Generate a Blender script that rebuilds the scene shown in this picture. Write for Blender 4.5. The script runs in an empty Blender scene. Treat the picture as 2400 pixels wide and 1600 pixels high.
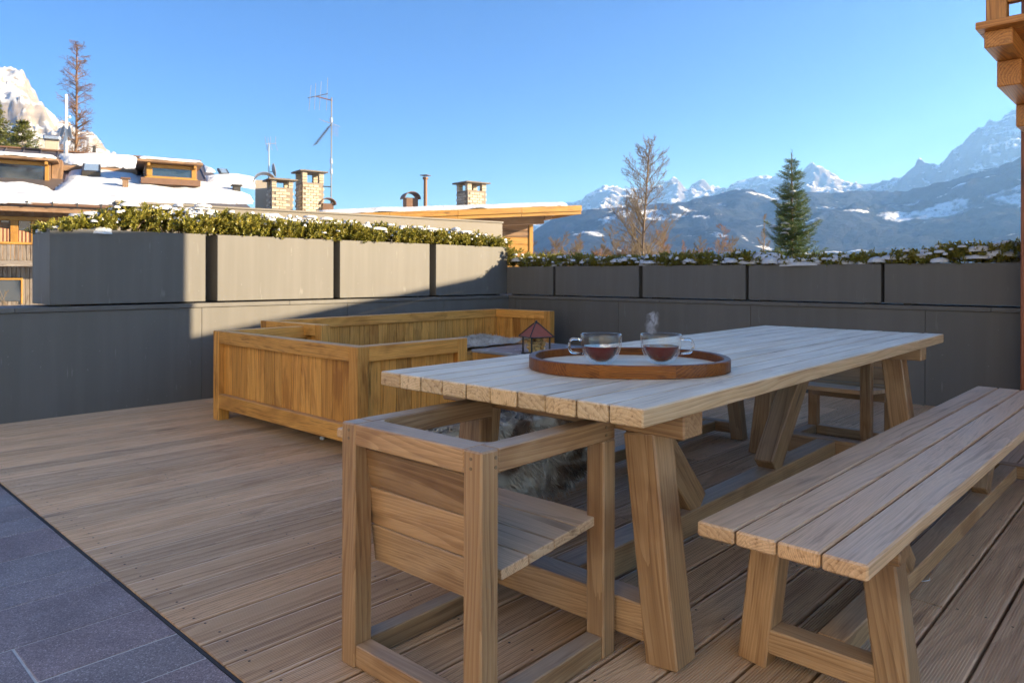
import bpy, bmesh, math, random
import numpy as np
from mathutils import Matrix, Vector
from math import sin, cos, pi, radians, sqrt, atan2

random.seed(7)
RNG = np.random.default_rng(11)
SC = bpy.context.scene
COL = SC.collection

# ------------------------------------------------------------------ camera
FPX, YH, YAW, ROLL, HC = 1694.9, 645.3, radians(43.304), radians(0.136), 1.0401
FWD = Vector((cos(YAW), sin(YAW), 0)); RGT = Vector((sin(YAW), -cos(YAW), 0)); UPV = Vector((0, 0, 1))
CAM = Vector((0, 0, HC))
cd = bpy.data.cameras.new('camera'); cam = bpy.data.objects.new('camera', cd); COL.objects.link(cam)
cd.sensor_width = 36.0; cd.lens = FPX * 36.0 / 2400.0
cd.shift_y = -(800.0 - YH) / 2400.0
cd.clip_start = 0.05; cd.clip_end = 150000
m = Matrix((RGT, UPV, -FWD)).transposed().to_4x4()
cam.matrix_world = Matrix.Translation(CAM) @ m @ Matrix.Rotation(ROLL, 4, 'Z')
cd.dof.use_dof = True; cd.dof.focus_distance = 2.3; cd.dof.aperture_fstop = 10.0
SC.camera = cam

# ------------------------------------------------------------------ light
SUN_AZ, SUN_EL = radians(-52.3), radians(17.0)
SDIR = Vector((cos(SUN_AZ) * cos(SUN_EL), sin(SUN_AZ) * cos(SUN_EL), sin(SUN_EL)))
W = bpy.data.worlds.new('World'); SC.world = W; W.use_nodes = True
nt = W.node_tree
sky = nt.nodes.new('ShaderNodeTexSky'); sky.sky_type = 'NISHITA'; sky.sun_disc = False
sky.sun_elevation = SUN_EL; sky.sun_rotation = pi / 2 - SUN_AZ
sky.altitude = 3000; sky.air_density = 1.0; sky.dust_density = 2.2; sky.ozone_density = 10.0
bg = nt.nodes['Background']; bg.inputs[1].default_value = 0.062
nt.links.new(sky.outputs[0], bg.inputs[0])
sl = bpy.data.lights.new('sun', 'SUN'); sl.energy = 5.0; sl.angle = radians(0.4); sl.color = (1.0, 0.92, 0.77)
so = bpy.data.objects.new('sun', sl); COL.objects.link(so)
so.rotation_euler = SDIR.to_track_quat('Z', 'Y').to_euler(); so.location = (0, 0, 30)
SC.view_settings.view_transform = 'Standard'; SC.view_settings.look = 'None'
SC.view_settings.gamma = 1.0; SC.view_settings.exposure = 1.95
SC.cycles.max_bounces = 6; SC.cycles.diffuse_bounces = 2; SC.cycles.glossy_bounces = 2; SC.cycles.transparent_max_bounces = 12
SC.cycles.volume_bounces = 2

# ------------------------------------------------------------------ helpers
def ray(px, py):
    a, b = px - 1200, py - YH
    X = cos(ROLL) * a + sin(ROLL) * b; Y = -sin(ROLL) * a + cos(ROLL) * b
    return FWD + RGT * (X / FPX) - UPV * (Y / FPX)
def at(px, py, D):
    return CAM + ray(px, py) * D
def tag(o, label=None, cat=None, group=None, kind=None):
    if label: o['label'] = label
    if cat: o['category'] = cat
    if group: o['group'] = group
    if kind: o['kind'] = kind
    return o
def empty(name, loc=(0, 0, 0), rz=0.0):
    o = bpy.data.objects.new(name, None); COL.objects.link(o)
    o.location = loc; o.rotation_euler = (0, 0, rz); o.empty_display_size = 0.1
    return o
def obj(name, me, mat=None, parent=None, mw=None):
    o = bpy.data.objects.new(name, me); COL.objects.link(o)
    if mat and not me.materials: me.materials.append(mat)
    if parent: o.parent = parent
    if mw is not None: o.matrix_local = mw
    return o
def mesh(name, v, f, smooth=False):
    me = bpy.data.meshes.new(name)
    me.from_pydata([tuple(map(float, x)) for x in v], [], [tuple(map(int, x)) for x in f]); me.update()
    if smooth: me.polygons.foreach_set('use_smooth', [True] * len(me.polygons))
    return me
def mesh_np(name, v, f, smooth=False):
    """fast mesh from arrays: v (n,3), f (m,k)"""
    v = np.asarray(v, np.float32); f = np.asarray(f, np.int32); k = f.shape[1]
    me = bpy.data.meshes.new(name)
    me.vertices.add(len(v)); me.vertices.foreach_set('co', v.ravel())
    me.loops.add(f.size); me.loops.foreach_set('vertex_index', f.ravel())
    me.polygons.add(len(f)); me.polygons.foreach_set('loop_start', np.arange(0, f.size, k, dtype=np.int32))
    me.polygons.foreach_set('loop_total', np.full(len(f), k, np.int32))
    if smooth: me.polygons.foreach_set('use_smooth', np.ones(len(f), bool))
    me.update(); me.validate()
    return me
_bc = {}
def chbox(L, w, h, b, mat):
    key = (round(L, 4), round(w, 4), round(h, 4), b, mat.name)
    if key in _bc: return _bc[key]
    bm = bmesh.new(); bmesh.ops.create_cube(bm, size=1.0)
    bmesh.ops.scale(bm, vec=(L, w, h), verts=bm.verts)
    if b > 0:
        bmesh.ops.bevel(bm, geom=bm.edges[:], offset=min(b, .3 * min(L, w, h)), segments=1, affect='EDGES', profile=.5)
    me = bpy.data.meshes.new('block'); bm.to_mesh(me); bm.free(); me.materials.append(mat)
    _bc[key] = me
    return me
def bar(parent, name, p0, p1, w, h, mat, up=(0, 0, 1), b=.003):
    p0 = Vector(p0); p1 = Vector(p1); x = p1 - p0; L = x.length; x.normalize()
    z = Vector(up)
    if abs(z.dot(x)) > .95: z = Vector((1, 0, 0))
    z = (z - x * z.dot(x)).normalized(); y = z.cross(x)
    M = Matrix((x, y, z)).transposed().to_4x4(); M.translation = (p0 + p1) / 2
    return obj(name, chbox(L, w, h, b, mat), None, parent, M)
def box(parent, name, lo, hi, mat, b=.003, axis=None):
    lo = Vector(lo); hi = Vector(hi); d = hi - lo; c = (lo + hi) / 2
    if axis is None: axis = max(range(3), key=lambda i: d[i])
    e = Vector((0, 0, 0)); e[axis] = d[axis] / 2
    if axis == 0: w, h, up = d[1], d[2], (0, 0, 1)
    elif axis == 1: w, h, up = d[0], d[2], (0, 0, 1)
    else: w, h, up = d[1], d[0], (1, 0, 0)
    return bar(parent, name, c - e, c + e, w, h, mat, up, b)
def joinbm(parts):
    """list of (verts, faces) -> one"""
    V, F, n = [], [], 0
    for v, f in parts:
        V += list(v); F += [tuple(i + n for i in q) for q in f]; n += len(v)
    return V, F
def boxvf(lo, hi):
    x0, y0, z0 = lo; x1, y1, z1 = hi
    v = [(x0, y0, z0), (x1, y0, z0), (x1, y1, z0), (x0, y1, z0), (x0, y0, z1), (x1, y0, z1), (x1, y1, z1), (x0, y1, z1)]
    f = [(0, 3, 2, 1), (4, 5, 6, 7), (0, 1, 5, 4), (1, 2, 6, 5), (2, 3, 7, 6), (3, 0, 4, 7)]
    return v, f
def lathe(prof, n=48, cap=False):
    v, f = [], []
    for r, z in prof:
        for i in range(n): a = 2 * pi * i / n; v.append((r * cos(a), r * sin(a), z))
    for j in range(len(prof) - 1):
        for i in range(n):
            k = (i + 1) % n; f.append((j * n + i, j * n + k, (j + 1) * n + k, (j + 1) * n + i))
    if cap:
        f.append(tuple(range(n))[::-1]); f.append(tuple(range((len(prof) - 1) * n, len(prof) * n)))
    return v, f
def tube(path, rad, n=6, cap=True):
    path = [Vector(p) for p in path]; v, f = [], []
    if not hasattr(rad, '__len__'): rad = [rad] * len(path)
    for i, p in enumerate(path):
        t = (path[min(i + 1, len(path) - 1)] - path[max(i - 1, 0)]).normalized()
        a = Vector((0, 0, 1)) if abs(t.z) < .9 else Vector((1, 0, 0))
        u = t.cross(a).normalized(); w = t.cross(u)
        for k in range(n):
            an = 2 * pi * k / n; v.append(p + (u * cos(an) + w * sin(an)) * rad[i])
    for i in range(len(path) - 1):
        for k in range(n):
            q = (k + 1) % n; f.append((i * n + k, i * n + q, (i + 1) * n + q, (i + 1) * n + k))
    if cap: f.append(tuple(range(n))); f.append(tuple(range((len(path) - 1) * n, len(path) * n))[::-1])
    return v, f
# ---- cheap value noise for geometry
_P = RNG.random((256, 256, 4)).astype(np.float32)
def vnoise(x, y, k=0):
    x = np.asarray(x, float); y = np.asarray(y, float)
    xi = np.floor(x).astype(int); yi = np.floor(y).astype(int); fx = x - xi; fy = y - yi
    fx = fx * fx * (3 - 2 * fx); fy = fy * fy * (3 - 2 * fy); g = _P[:, :, k]
    a = g[xi % 256, yi % 256]; b = g[(xi + 1) % 256, yi % 256]; c = g[xi % 256, (yi + 1) % 256]; d = g[(xi + 1) % 256, (yi + 1) % 256]
    return (a * (1 - fx) + b * fx) * (1 - fy) + (c * (1 - fx) + d * fx) * fy
def fbm(x, y, o=4, k=0, ridge=False):
    s = 0; a = .5; n = 0
    for i in range(o):
        q = vnoise(x * 2 ** i + 17.3 * i, y * 2 ** i + 5.1 * i, k)
        if ridge: q = 1 - np.abs(2 * q - 1)
        s = s + a * q; n += a; a *= .5
    return s / n

# ------------------------------------------------------------------ materials
def newmat(name):
    m = bpy.data.materials.new(name); m.use_nodes = True
    return m, m.node_tree, m.node_tree.nodes['Principled BSDF']
class N:
    """tiny node builder"""
    def __init__(s, t): s.t = t
    def __call__(s, typ, ins=None, **kw):
        n = s.t.nodes.new('ShaderNode' + typ)
        for k, v in kw.items(): setattr(n, k, v)
        for k, v in (ins or {}).items():
            if hasattr(v, 'is_output') or isinstance(v, bpy.types.NodeSocket): s.t.links.new(v, n.inputs[k])
            else: n.inputs[k].default_value = v
        return n
    def math(s, op, a, b=0.0, c=None, clamp=False):
        n = s.t.nodes.new('ShaderNodeMath'); n.operation = op; n.use_clamp = clamp
        for i, v in enumerate((a, b) if c is None else (a, b, c)):
            if isinstance(v, bpy.types.NodeSocket): s.t.links.new(v, n.inputs[i])
            else: n.inputs[i].default_value = v
        return n.outputs[0]
    def mix(s, fac, a, b, typ='MIX'):
        n = s.t.nodes.new('ShaderNodeMix'); n.data_type = 'RGBA'; n.blend_type = typ
        for i, v in ((0, fac), (6, a), (7, b)):
            if isinstance(v, bpy.types.NodeSocket): s.t.links.new(v, n.inputs[i])
            else: n.inputs[i].default_value = v if i == 0 else (*v, 1) if len(v) == 3 else v
        return n.outputs[2]
    def ramp(s, fac, stops, interp='LINEAR'):
        n = s.t.nodes.new('ShaderNodeValToRGB'); n.color_ramp.interpolation = interp
        e = n.color_ramp.elements
        while len(e) < len(stops): e.new(.5)
        for i, (p, c) in enumerate(stops):
            e[i].position = p; e[i].color = (*c, 1) if hasattr(c, '__len__') else (c, c, c, 1)
        s.t.links.new(fac, n.inputs[0])
        return n.outputs[0]
    def noise(s, vec, scale, detail=3, rough=.55, dist=0.0):
        n = s('TexNoise', {'Vector': vec, 'Scale': scale, 'Detail': detail, 'Roughness': rough, 'Distortion': dist})
        return n.outputs[0]
    def mapping(s, vec, scale=(1, 1, 1), loc=(0, 0, 0)):
        return s('Mapping', {0: vec, 1: loc, 3: scale}).outputs[0]
    def bump(s, h, strength, dist, normal=None):
        ins = {'Height': h, 'Strength': strength, 'Distance': dist}
        if normal is not None: ins['Normal'] = normal
        return s('Bump', ins).outputs[0]

def wood(name, dark, mid, light, weather=None, wamt=0.0, rough=.5, ring=34.0, stain=.35, ringamt=.55, vary=.35, spec=.5, fibre=1.0, streak=.75):
    mt, t, p = newmat(name); n = N(t)
    tc = n('TexCoord').outputs['Object']; rnd = n('ObjectInfo').outputs['Random']
    r2 = n.math('FRACT', n.math('MULTIPLY', rnd, 17.31)); r3 = n.math('FRACT', n.math('MULTIPLY', rnd, 71.77))
    off = n('CombineXYZ', {0: n.math('MULTIPLY', rnd, 40.0), 1: n.math('MULTIPLY_ADD', r2, .26, -.13), 2: n.math('MULTIPLY_ADD', r3, .16, .03)}).outputs[0]
    v = n('VectorMath', {0: tc, 1: off}, operation='ADD').outputs[0]
    sx_ = n('SeparateXYZ', {0: tc}).outputs[0]
    v = n('VectorMath', {0: v, 1: n('CombineXYZ', {0: 0.0, 1: n.math('MULTIPLY', sx_, n.math('MULTIPLY_ADD', r3, .10, -.05)), 2: n.math('MULTIPLY', sx_, n.math('MULTIPLY_ADD', r2, .08, -.04))}).outputs[0]}, operation='ADD').outputs[0]
    vs = n.mapping(v, (.9, 7, 7))
    wob = n('TexNoise', {'Vector': vs, 'Scale': 1.0, 'Detail': 2.0, 'Roughness': .5}).outputs['Color']
    wob = n('VectorMath', {0: wob, 1: (.5, .5, .5)}, operation='SUBTRACT').outputs[0]
    wob = n('VectorMath', {0: wob, 1: (.0, .075, .075)}, operation='MULTIPLY').outputs[0]
    v2 = n('VectorMath', {0: v, 1: wob}, operation='ADD').outputs[0]
    wv = n('TexWave', {'Vector': n.mapping(v2, (.04, 1, 1)), 'Scale': n.math('MULTIPLY_ADD', r2, ring * 1.0, ring * .45), 'Distortion': 1.2, 'Detail': 2.0, 'Detail Scale': 1.5}, wave_type='RINGS', rings_direction='X', wave_profile='SAW').outputs['Fac']
    fib = n.noise(n.mapping(v2, (6, 260, 260)), 1.0, 2, .6)
    med = n.noise(n.mapping(v2, (1.6, 38, 38)), 1.0, 3, .55)
    big = n.noise(n.mapping(v, (2.2, 5, 5)), 1.0, 3, .6, .6)
    val = n.math('ADD', n.math('MULTIPLY', wv, ringamt), n.math('MULTIPLY', med, 1 - ringamt))
    col = n.ramp(val, [(.12, dark), (.45, mid), (.85, light)])
    fm = n.math('MULTIPLY_ADD', fib, .5 * fibre, 1 - .25 * fibre)
    col = n.mix(1.0, col, n('CombineColor', {0: fm, 1: fm, 2: fm}).outputs[0], 'MULTIPLY')
    stk = n.ramp(n.noise(n.mapping(v2, (1.1, 85, 85)), 1.0, 2, .6), [(.54, 0.0), (.70, 1.0)])
    col = n.mix(n.math('MULTIPLY', stk, streak), col, n.mix(1.0, col, (.40, .31, .24), 'MULTIPLY'))
    br = n.math('MULTIPLY_ADD', r2, vary, 1 - vary * .5)
    col = n.mix(1.0, col, n('CombineColor', {0: br, 1: n.math('MULTIPLY', br, n.math('MULTIPLY_ADD', r3, .08, .955)), 2: n.math('MULTIPLY', br, n.math('MULTIPLY_ADD', r3, .20, .89))}).outputs[0], 'MULTIPLY')
    if stain:
        st = n.ramp(big, [(.53, 0.0), (.66, 1.0)])
        col = n.mix(n.math('MULTIPLY', st, stain), col, n.mix(1.0, col, (.42, .30, .20), 'MULTIPLY'))
    # small dark knots, drawn out along the grain
    vo = n('TexVoronoi', {'Vector': n.mapping(v2, (1.7, 11, 11)), 'Scale': 1.0}, feature='F1')
    kn = n.ramp(vo.outputs['Distance'], [(.06, 1.0), (.19, 0.0)])
    kn = n.math('MULTIPLY', kn, n.math('GREATER_THAN', n('SeparateColor', {0: vo.outputs['Color']}).outputs[0], .62))
    col = n.mix(n.math('MULTIPLY', kn, .75), col, tuple(c * .35 for c in dark))
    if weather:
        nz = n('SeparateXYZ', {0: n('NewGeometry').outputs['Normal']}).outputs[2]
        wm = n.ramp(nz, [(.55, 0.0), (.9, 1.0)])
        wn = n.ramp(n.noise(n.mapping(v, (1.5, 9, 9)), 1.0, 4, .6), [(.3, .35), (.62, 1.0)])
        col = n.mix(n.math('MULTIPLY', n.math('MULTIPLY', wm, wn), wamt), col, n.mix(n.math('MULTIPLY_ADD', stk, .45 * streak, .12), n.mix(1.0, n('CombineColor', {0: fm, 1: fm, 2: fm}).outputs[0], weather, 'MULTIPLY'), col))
    t.links.new(col, p.inputs['Base Color'])
    rr = n.math('MULTIPLY_ADD', med, .22, rough - .11)
    t.links.new(rr, p.inputs['Roughness']); p.inputs['Specular IOR Level'].default_value = spec
    t.links.new(n.bump(n.noise(n.mapping(v, (5, 210, 210)), 1.0, 1, .5), .4, .0016), p.inputs['Normal'])
    return mt

def plain(name, col, rough=.6, metal=0.0, nscale=8.0, namt=.15, bump=.0, bscale=60.0, coords='Object', spec=.5, vary=0.0):
    mt, t, p = newmat(name); n = N(t)
    tc = n('TexCoord').outputs[coords]
    a = n.noise(tc, nscale, 4, .6)
    f = n.math('MULTIPLY_ADD', a, 2 * namt, 1 - namt)
    if vary:
        f = n.math('MULTIPLY', f, n.math('MULTIPLY_ADD', n('ObjectInfo').outputs['Random'], vary * 2, 1 - vary))
    c = n.mix(1.0, (*col, 1), n('CombineColor', {0: f, 1: f, 2: f}).outputs[0], 'MULTIPLY')
    t.links.new(c, p.inputs['Base Color'])
    p.inputs['Metallic'].default_value = metal; p.inputs['Specular IOR Level'].default_value = spec
    t.links.new(n.math('MULTIPLY_ADD', a, .2, rough - .1), p.inputs['Roughness'])
    if bump: t.links.new(n.bump(n.noise(tc, bscale, 4, .6), bump, .004), p.inputs['Normal'])
    return mt

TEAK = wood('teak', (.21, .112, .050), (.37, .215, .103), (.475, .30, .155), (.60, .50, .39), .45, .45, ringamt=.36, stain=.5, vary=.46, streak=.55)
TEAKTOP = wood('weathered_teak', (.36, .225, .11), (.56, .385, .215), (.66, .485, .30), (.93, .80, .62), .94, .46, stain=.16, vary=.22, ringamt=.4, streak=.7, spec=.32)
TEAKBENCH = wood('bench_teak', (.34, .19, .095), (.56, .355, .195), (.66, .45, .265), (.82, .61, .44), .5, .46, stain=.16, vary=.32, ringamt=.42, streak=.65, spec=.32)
TEAKSOFA = wood('oiled_teak', (.40, .165, .030), (.64, .295, .062), (.75, .385, .105), (.66, .51, .37), .45, .5, stain=.5, vary=.42, ringamt=.3, spec=.35)
DECKW = wood('larch_deck', (.33, .185, .095), (.59, .37, .205), (.72, .49, .295), (.86, .65, .47), .5, .42, ringamt=.45, ring=22, stain=.2, vary=.44, fibre=.6, streak=.4, spec=.38)
TRAYW = wood('tray_wood', (.06, .014, .002), (.17, .050, .005), (.25, .085, .011), None, 0, .42, ring=60, stain=.3, vary=.6, spec=.3)
GOLDW = wood('golden_timber', (.22, .10, .016), (.34, .165, .025), (.42, .23, .045), None, 0, .55, ring=14, stain=.2, vary=.2)
BROWNW = wood('brown_timber', (.10, .055, .028), (.20, .115, .06), (.30, .18, .10), None, 0, .65, ring=10, stain=.4, vary=.35)
GREYW = wood('grey_timber', (.07, .055, .045), (.15, .12, .095), (.22, .185, .15), None, 0, .7, ring=10, stain=.5, vary=.3)
ORANGEW = wood('orange_timber', (.26, .085, .014), (.46, .17, .032), (.60, .26, .06), None, 0, .45, ring=16, stain=.2, vary=.2)
REDW = wood('red_brown_timber', (.14, .035, .012), (.26, .07, .026), (.34, .11, .04), None, 0, .5, ring=16, stain=.2, vary=.15)

def paint_mat():
    mt, t, p = newmat('grey_paint'); n = N(t)
    tc = n('TexCoord').outputs['Object']
    a = n.noise(tc, 2.2, 4, .6); b = n.noise(tc, 90, 3, .6)
    scr = n.noise(n.mapping(tc, (26, 26, 3)), 1.0, 2, .6)
    base = n.mix(a, (.122, .115, .103), (.140, .132, .119))
    dust = n.math('MULTIPLY', n.ramp(scr, [(.66, 0.0), (.74, 1.0)]), n.ramp(n.noise(tc, 3.5, 2), [(.5, 0.0), (.62, 1.0)]))
    base = n.mix(n.math('MULTIPLY', dust, .3), base, (.5, .48, .46))
    run = n.ramp(n.noise(n.mapping(tc, (9, 9, .5)), 1.0, 3, .6), [(.42, 0.0), (.7, 1.0)])
    base = n.mix(n.math('MULTIPLY', run, .28), base, (.20, .185, .175))
    base = n.mix(n.math('MULTIPLY', n('ObjectInfo').outputs['Random'], .22), base, (.055, .052, .055))
    spk = n.ramp(n.noise(tc, 46, 2, .5), [(.74, 0.0), (.78, 1.0)])
    base = n.mix(n.math('MULTIPLY', spk, .35), base, (.4, .39, .37))
    t.links.new(base, p.inputs['Base Color']); p.inputs['Specular IOR Level'].default_value = .22
    t.links.new(n.math('MULTIPLY_ADD', a, .14, .50), p.inputs['Roughness'])
    t.links.new(n.bump(b, .10, .001), p.inputs['Normal'])
    return mt
PAINT = paint_mat()
BLACK = plain('dark_void', (.015, .013, .012), .9)
SOIL = plain('soil', (.05, .035, .025), .95, nscale=40, namt=.4, bump=.6)
METAL = plain('galvanised_steel', (.45, .45, .46), .4, .9, 6, .1)
DARKM = plain('dark_metal', (.05, .045, .04), .5, .4)
COPPER = plain('brown_sheet_metal', (.16, .085, .05), .5, .3, 5, .2)
SLATE = plain('slate_sheet', (.10, .085, .085), .45, .2, 4, .2)
GLASSW = plain('window_glass', (.02, .03, .045), .06, 0, 3, .1, spec=1.0)
CREAM = plain('plaster', (.34, .29, .23), .85, nscale=3, namt=.1)
BEIGE = plain('beige_panel', (.175, .155, .130), .7, nscale=3, namt=.06)
MORTAR = plain('mortar', (.22, .18, .14), .95, nscale=30, namt=.2)
BRICK = plain('cream_brick', (.42, .35, .26), .9, nscale=20, namt=.22, bump=.4, vary=.2)
BARK = plain('grey_bark', (.17, .12, .08), .9, nscale=10, namt=.3)
TWIG = plain('ochre_twig', (.145, .105, .062), .9, nscale=4, namt=.3)
LARCHT = plain('larch_twig', (.135, .072, .036), .9, nscale=1.5, namt=.35)
REDTWIG = plain('rust_twig', (.19, .095, .05), .9, nscale=4, namt=.3)

def leaf_mat(name, a, b, c, scale=7.0, tr=.25):
    mt, t, p = newmat(name); n = N(t)
    tc = n('TexCoord').outputs['Object']
    v = n.noise(tc, scale, 3, .7); w = n.noise(tc, scale * 9, 2, .6)
    col = n.ramp(n.math('ADD', n.math('MULTIPLY', v, .6), n.math('MULTIPLY', w, .4)), [(.34, a), (.5, b), (.66, c)])
    t.links.new(col, p.inputs['Base Color']); p.inputs['Roughness'].default_value = .5
    tl = n('BsdfTranslucent', {0: col}); mx = n('MixShader', {0: tr, 1: p.outputs[0], 2: tl.outputs[0]})
    t.links.new(mx.outputs[0], t.nodes['Material Output'].inputs[0])
    return mt
JUN = leaf_mat('juniper_leaf', (.05, .058, .008), (.20, .185, .020), (.38, .29, .055), 11, .15)
FIRL = leaf_mat('fir_needle', (.015, .038, .009), (.05, .090, .016), (.11, .14, .025), 5, .15)
SPRUCEL = leaf_mat('spruce_needle', (.03, .04, .008), (.08, .09, .016), (.15, .13, .025), 3, .15)
def snow_mat():
    mt, t, p = newmat('snow'); n = N(t)
    tc = n('TexCoord').outputs['Object']
    p.inputs['Base Color'].default_value = (.56, .57, .59, 1); p.inputs['Roughness'].default_value = .7
    p.inputs['Specular IOR Level'].default_value = .25
    t.links.new(n.bump(n.math('ADD', n.noise(tc, 22, 4, .7), n.math('MULTIPLY', n.noise(tc, 3.2, 3, .6), 3.0)), .6, .03), p.inputs['Normal'])
    return mt
SNOW = snow_mat()
def stone_mat():
    mt, t, p = newmat('porphyry'); n = N(t)
    tc = n('TexCoord').outputs['Object']; rnd = n('ObjectInfo').outputs['Random']
    v = n('VectorMath', {0: tc, 1: n('CombineXYZ', {0: n.math('MULTIPLY', rnd, 31.0), 1: rnd, 2: 0.0}).outputs[0]}, operation='ADD').outputs[0]
    sp = n('TexVoronoi', {'Vector': v, 'Scale': 330.0}, feature='F1')
    g = n('SeparateColor', {0: sp.outputs['Color']}).outputs[0]
    c = n.ramp(g, [(.0, (.15, .135, .14)), (.55, (.25, .22, .22)), (.9, (.31, .28, .28)), (1.0, (.50, .48, .47))])
    f = n.noise(v, 4, 4, .65)
    c = n.mix(1.0, c, n.ramp(f, [(.3, .72), (.7, 1.15)]), 'MULTIPLY')
    hue = n.math('FRACT', n.math('MULTIPLY', rnd, 9.7))
    c = n.mix(hue, c, n.mix(1.0, c, (1.12, .93, .92), 'MULTIPLY'))
    fr = n.ramp(n.noise(v, 9, 3, .7), [(.63, 0.0), (.75, 1.0)])
    c = n.mix(n.math('MULTIPLY', fr, .22), c, (.42, .42, .44))
    t.links.new(c, p.inputs['Base Color']); p.inputs['Roughness'].default_value = .55
    t.links.new(n.bump(n.math('ADD', n.noise(v, 220, 3, .7), n.math('MULTIPLY', f, .6)), .5, .002), p.inputs['Normal'])
    return mt
STONE = stone_mat()
GROUT = plain('grout', (.55, .54, .53), .9, nscale=30, namt=.25)
CSTONE = plain('slate_top', (.30, .31, .33), .25, nscale=5, namt=.15, bump=.1)

# ------------------------------------------------------------------ deck, paving
WV, WU, WZ, WR, EU = 6.028, 6.331, .802, radians(2.937), .880
def wallU(V): return WU + (WV - V) * math.tan(WR)
PITCH, BW = .1458, .1370
def groove_profile():
    pts = []; nr = 16; m_ = .010; w = BW - 2 * m_; p = w / nr; d = .0022
    pts.append((-BW / 2, -.004)); pts.append((-BW / 2 + .004, 0)); pts.append((-BW / 2 + m_, 0))
    for i in range(nr):
        y = -BW / 2 + m_ + i * p
        pts += [(y + .16 * p, -d), (y + .46 * p, -d), (y + .62 * p, 0), (y + p, 0)]
    pts += [(BW / 2 - .004, 0), (BW / 2, -.004), (BW / 2, -.027), (-BW / 2, -.027)]
    return pts
GP = groove_profile()
def board_mesh(L):
    n = len(GP); v = [(-L / 2, y, z) for y, z in GP] + [(L / 2, y, z) for y, z in GP]
    f = [(i, i + n, (i + 1) % n + n, (i + 1) % n) for i in range(n)] + [tuple(range(n)), tuple(range(n, 2 * n))[::-1]]
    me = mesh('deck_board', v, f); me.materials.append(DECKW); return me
deckbase = mesh('deck', *boxvf((EU + .004, -3.0, -.12), (7.2, WV + .4, -.05)))
deck = tag(obj('deck', deckbase, BLACK), kind='structure')
box(deck, 'gap_shade_strip', (EU - .0115, -3.0, -.12), (EU - .0015, WV, -.0045), DARKM, 0, 1)  # dark strip laid in the deck edge gap to stand in for its shade
joists = [.946 + .5487 * k for k in range(12)]
scr = []
k0 = int((-1.6 - 1.882) / PITCH)
row = 0
Vrow = 1.882 + PITCH * k0
while Vrow < WV - .02:
    vc = Vrow + PITCH / 2; ue = wallU(vc) - .004
    joints = {0: [3], 1: [7], 2: [5, 9], 3: [], 4: [3, 8], 5: [6]}[(row * 5 + 2) % 6]
    if .40 < vc < .70: joints = [3, 8]
    xs = [EU] + [joists[j] for j in joints if joists[j] < ue - .3] + [ue]
    for a, b in zip(xs[:-1], xs[1:]):
        a2, b2 = a + (.002 if a > EU else 0), b - .002
        M = Matrix.Translation(((a2 + b2) / 2, vc, random.uniform(-.0009, .0009))) @ Matrix.Rotation(random.uniform(-.0007, .0007), 4, 'Z')
        o = obj('deck_board', board_mesh(b2 - a2), None, deck, M)
    for j in joists:
        if j < ue - .05:
            for dv in (-.042, .042):
                scr.append((j + random.uniform(-.012, .012), vc + dv + random.uniform(-.006, .006)))
    Vrow += PITCH; row += 1
v, f = [], []
for (x, y) in scr:
    n0 = len(v); r = .0042
    v += [(x + r * cos(2 * pi * i / 7), y + r * sin(2 * pi * i / 7), .0011) for i in range(7)]; f.append(tuple(range(n0, n0 + 7)))
tag(obj('screw_heads', mesh('screw_heads', v, f), DARKM, deck), kind='stuff')

pav = tag(obj('paving', mesh('paving', *boxvf((-3.2, -3.0, -.2), (EU - .013, WV, -.0066))), GROUT), kind='structure')
pv = [WV, 5.72, 5.42, 5.16, 4.86, 4.60, 4.34, 4.12, 3.885, 3.653, 3.442, 3.145, 2.889, 2.699, 2.397, 2.156, 1.961, 1.70, 1.46, 1.2, .9, .65, .35, 0, -.3, -.6, -.9, -1.2, -1.5]
for i in range(len(pv) - 1):
    a, b = pv[i + 1] + .0036, pv[i] - .0036
    xs = [EU - .014]
    x = .515 if i == 14 else EU - .014 - random.uniform(.35, 1.0) if i != 15 else .16
    while x > -3.0:
        xs.append(x); x -= random.uniform(.5, .95)
    xs.append(-3.1)
    for q in range(len(xs) - 1):
        z = random.uniform(-.0008, .0006)
        box(pav, 'paving_slab', (xs[q + 1] + .0036, a, -.05), (xs[q] - .0036 * (q > 0), b, -.0045 + z), STONE, b=.0012, axis=0)

# ------------------------------------------------------------------ parapet walls
lw = tag(empty('parapet_wall', (0, WV, 0)), 'dark grey panelled parapet wall under the tall planters, patch of sun on it', 'wall')
edges = [-3.2, -1.9, -.55, 1.05, 2.62, 4.05, 5.3, WU + .5]
for a, b in zip(edges[:-1], edges[1:]):
    box(lw, 'wall_panel', (a + .0015, 0, -.05), (b - .0015, .50, WZ - .036), PAINT, b=.0012, axis=0)
ce = [-3.2, -.9, 1.3, 3.42, 5.45, WU + .45]
for a, b in zip(ce[:-1], ce[1:]):
    box(lw, 'coping', (a + .001, -.013, WZ - .034), (b - .001, .53, WZ), PAINT, b=.002, axis=0)
rw = tag(empty('parapet_wall', (WU, WV - .002, 0), -pi / 2 + WR), 'dark grey parapet wall under the low planters facing the dining table', 'wall')
# local x runs from the corner towards the house, local y points away from the terrace (+U)
edges = [0.0, .12, 1.55, 3.0, 4.45, 5.9]
for a, b in zip(edges[:-1], edges[1:]):
    box(rw, 'wall_panel', (a + .0015, .0, -.05), (b - .0015, .40, WZ - .036), PAINT, b=.0012, axis=0)
ce = [0.014, .75, 2.05, 3.45, 4.9, 5.9]
for a, b in zip(ce[:-1], ce[1:]):
    box(rw, 'coping', (a + .001, -.013, WZ - .034), (b - .001, .44, WZ), PAINT, b=.002, axis=0)

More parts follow.
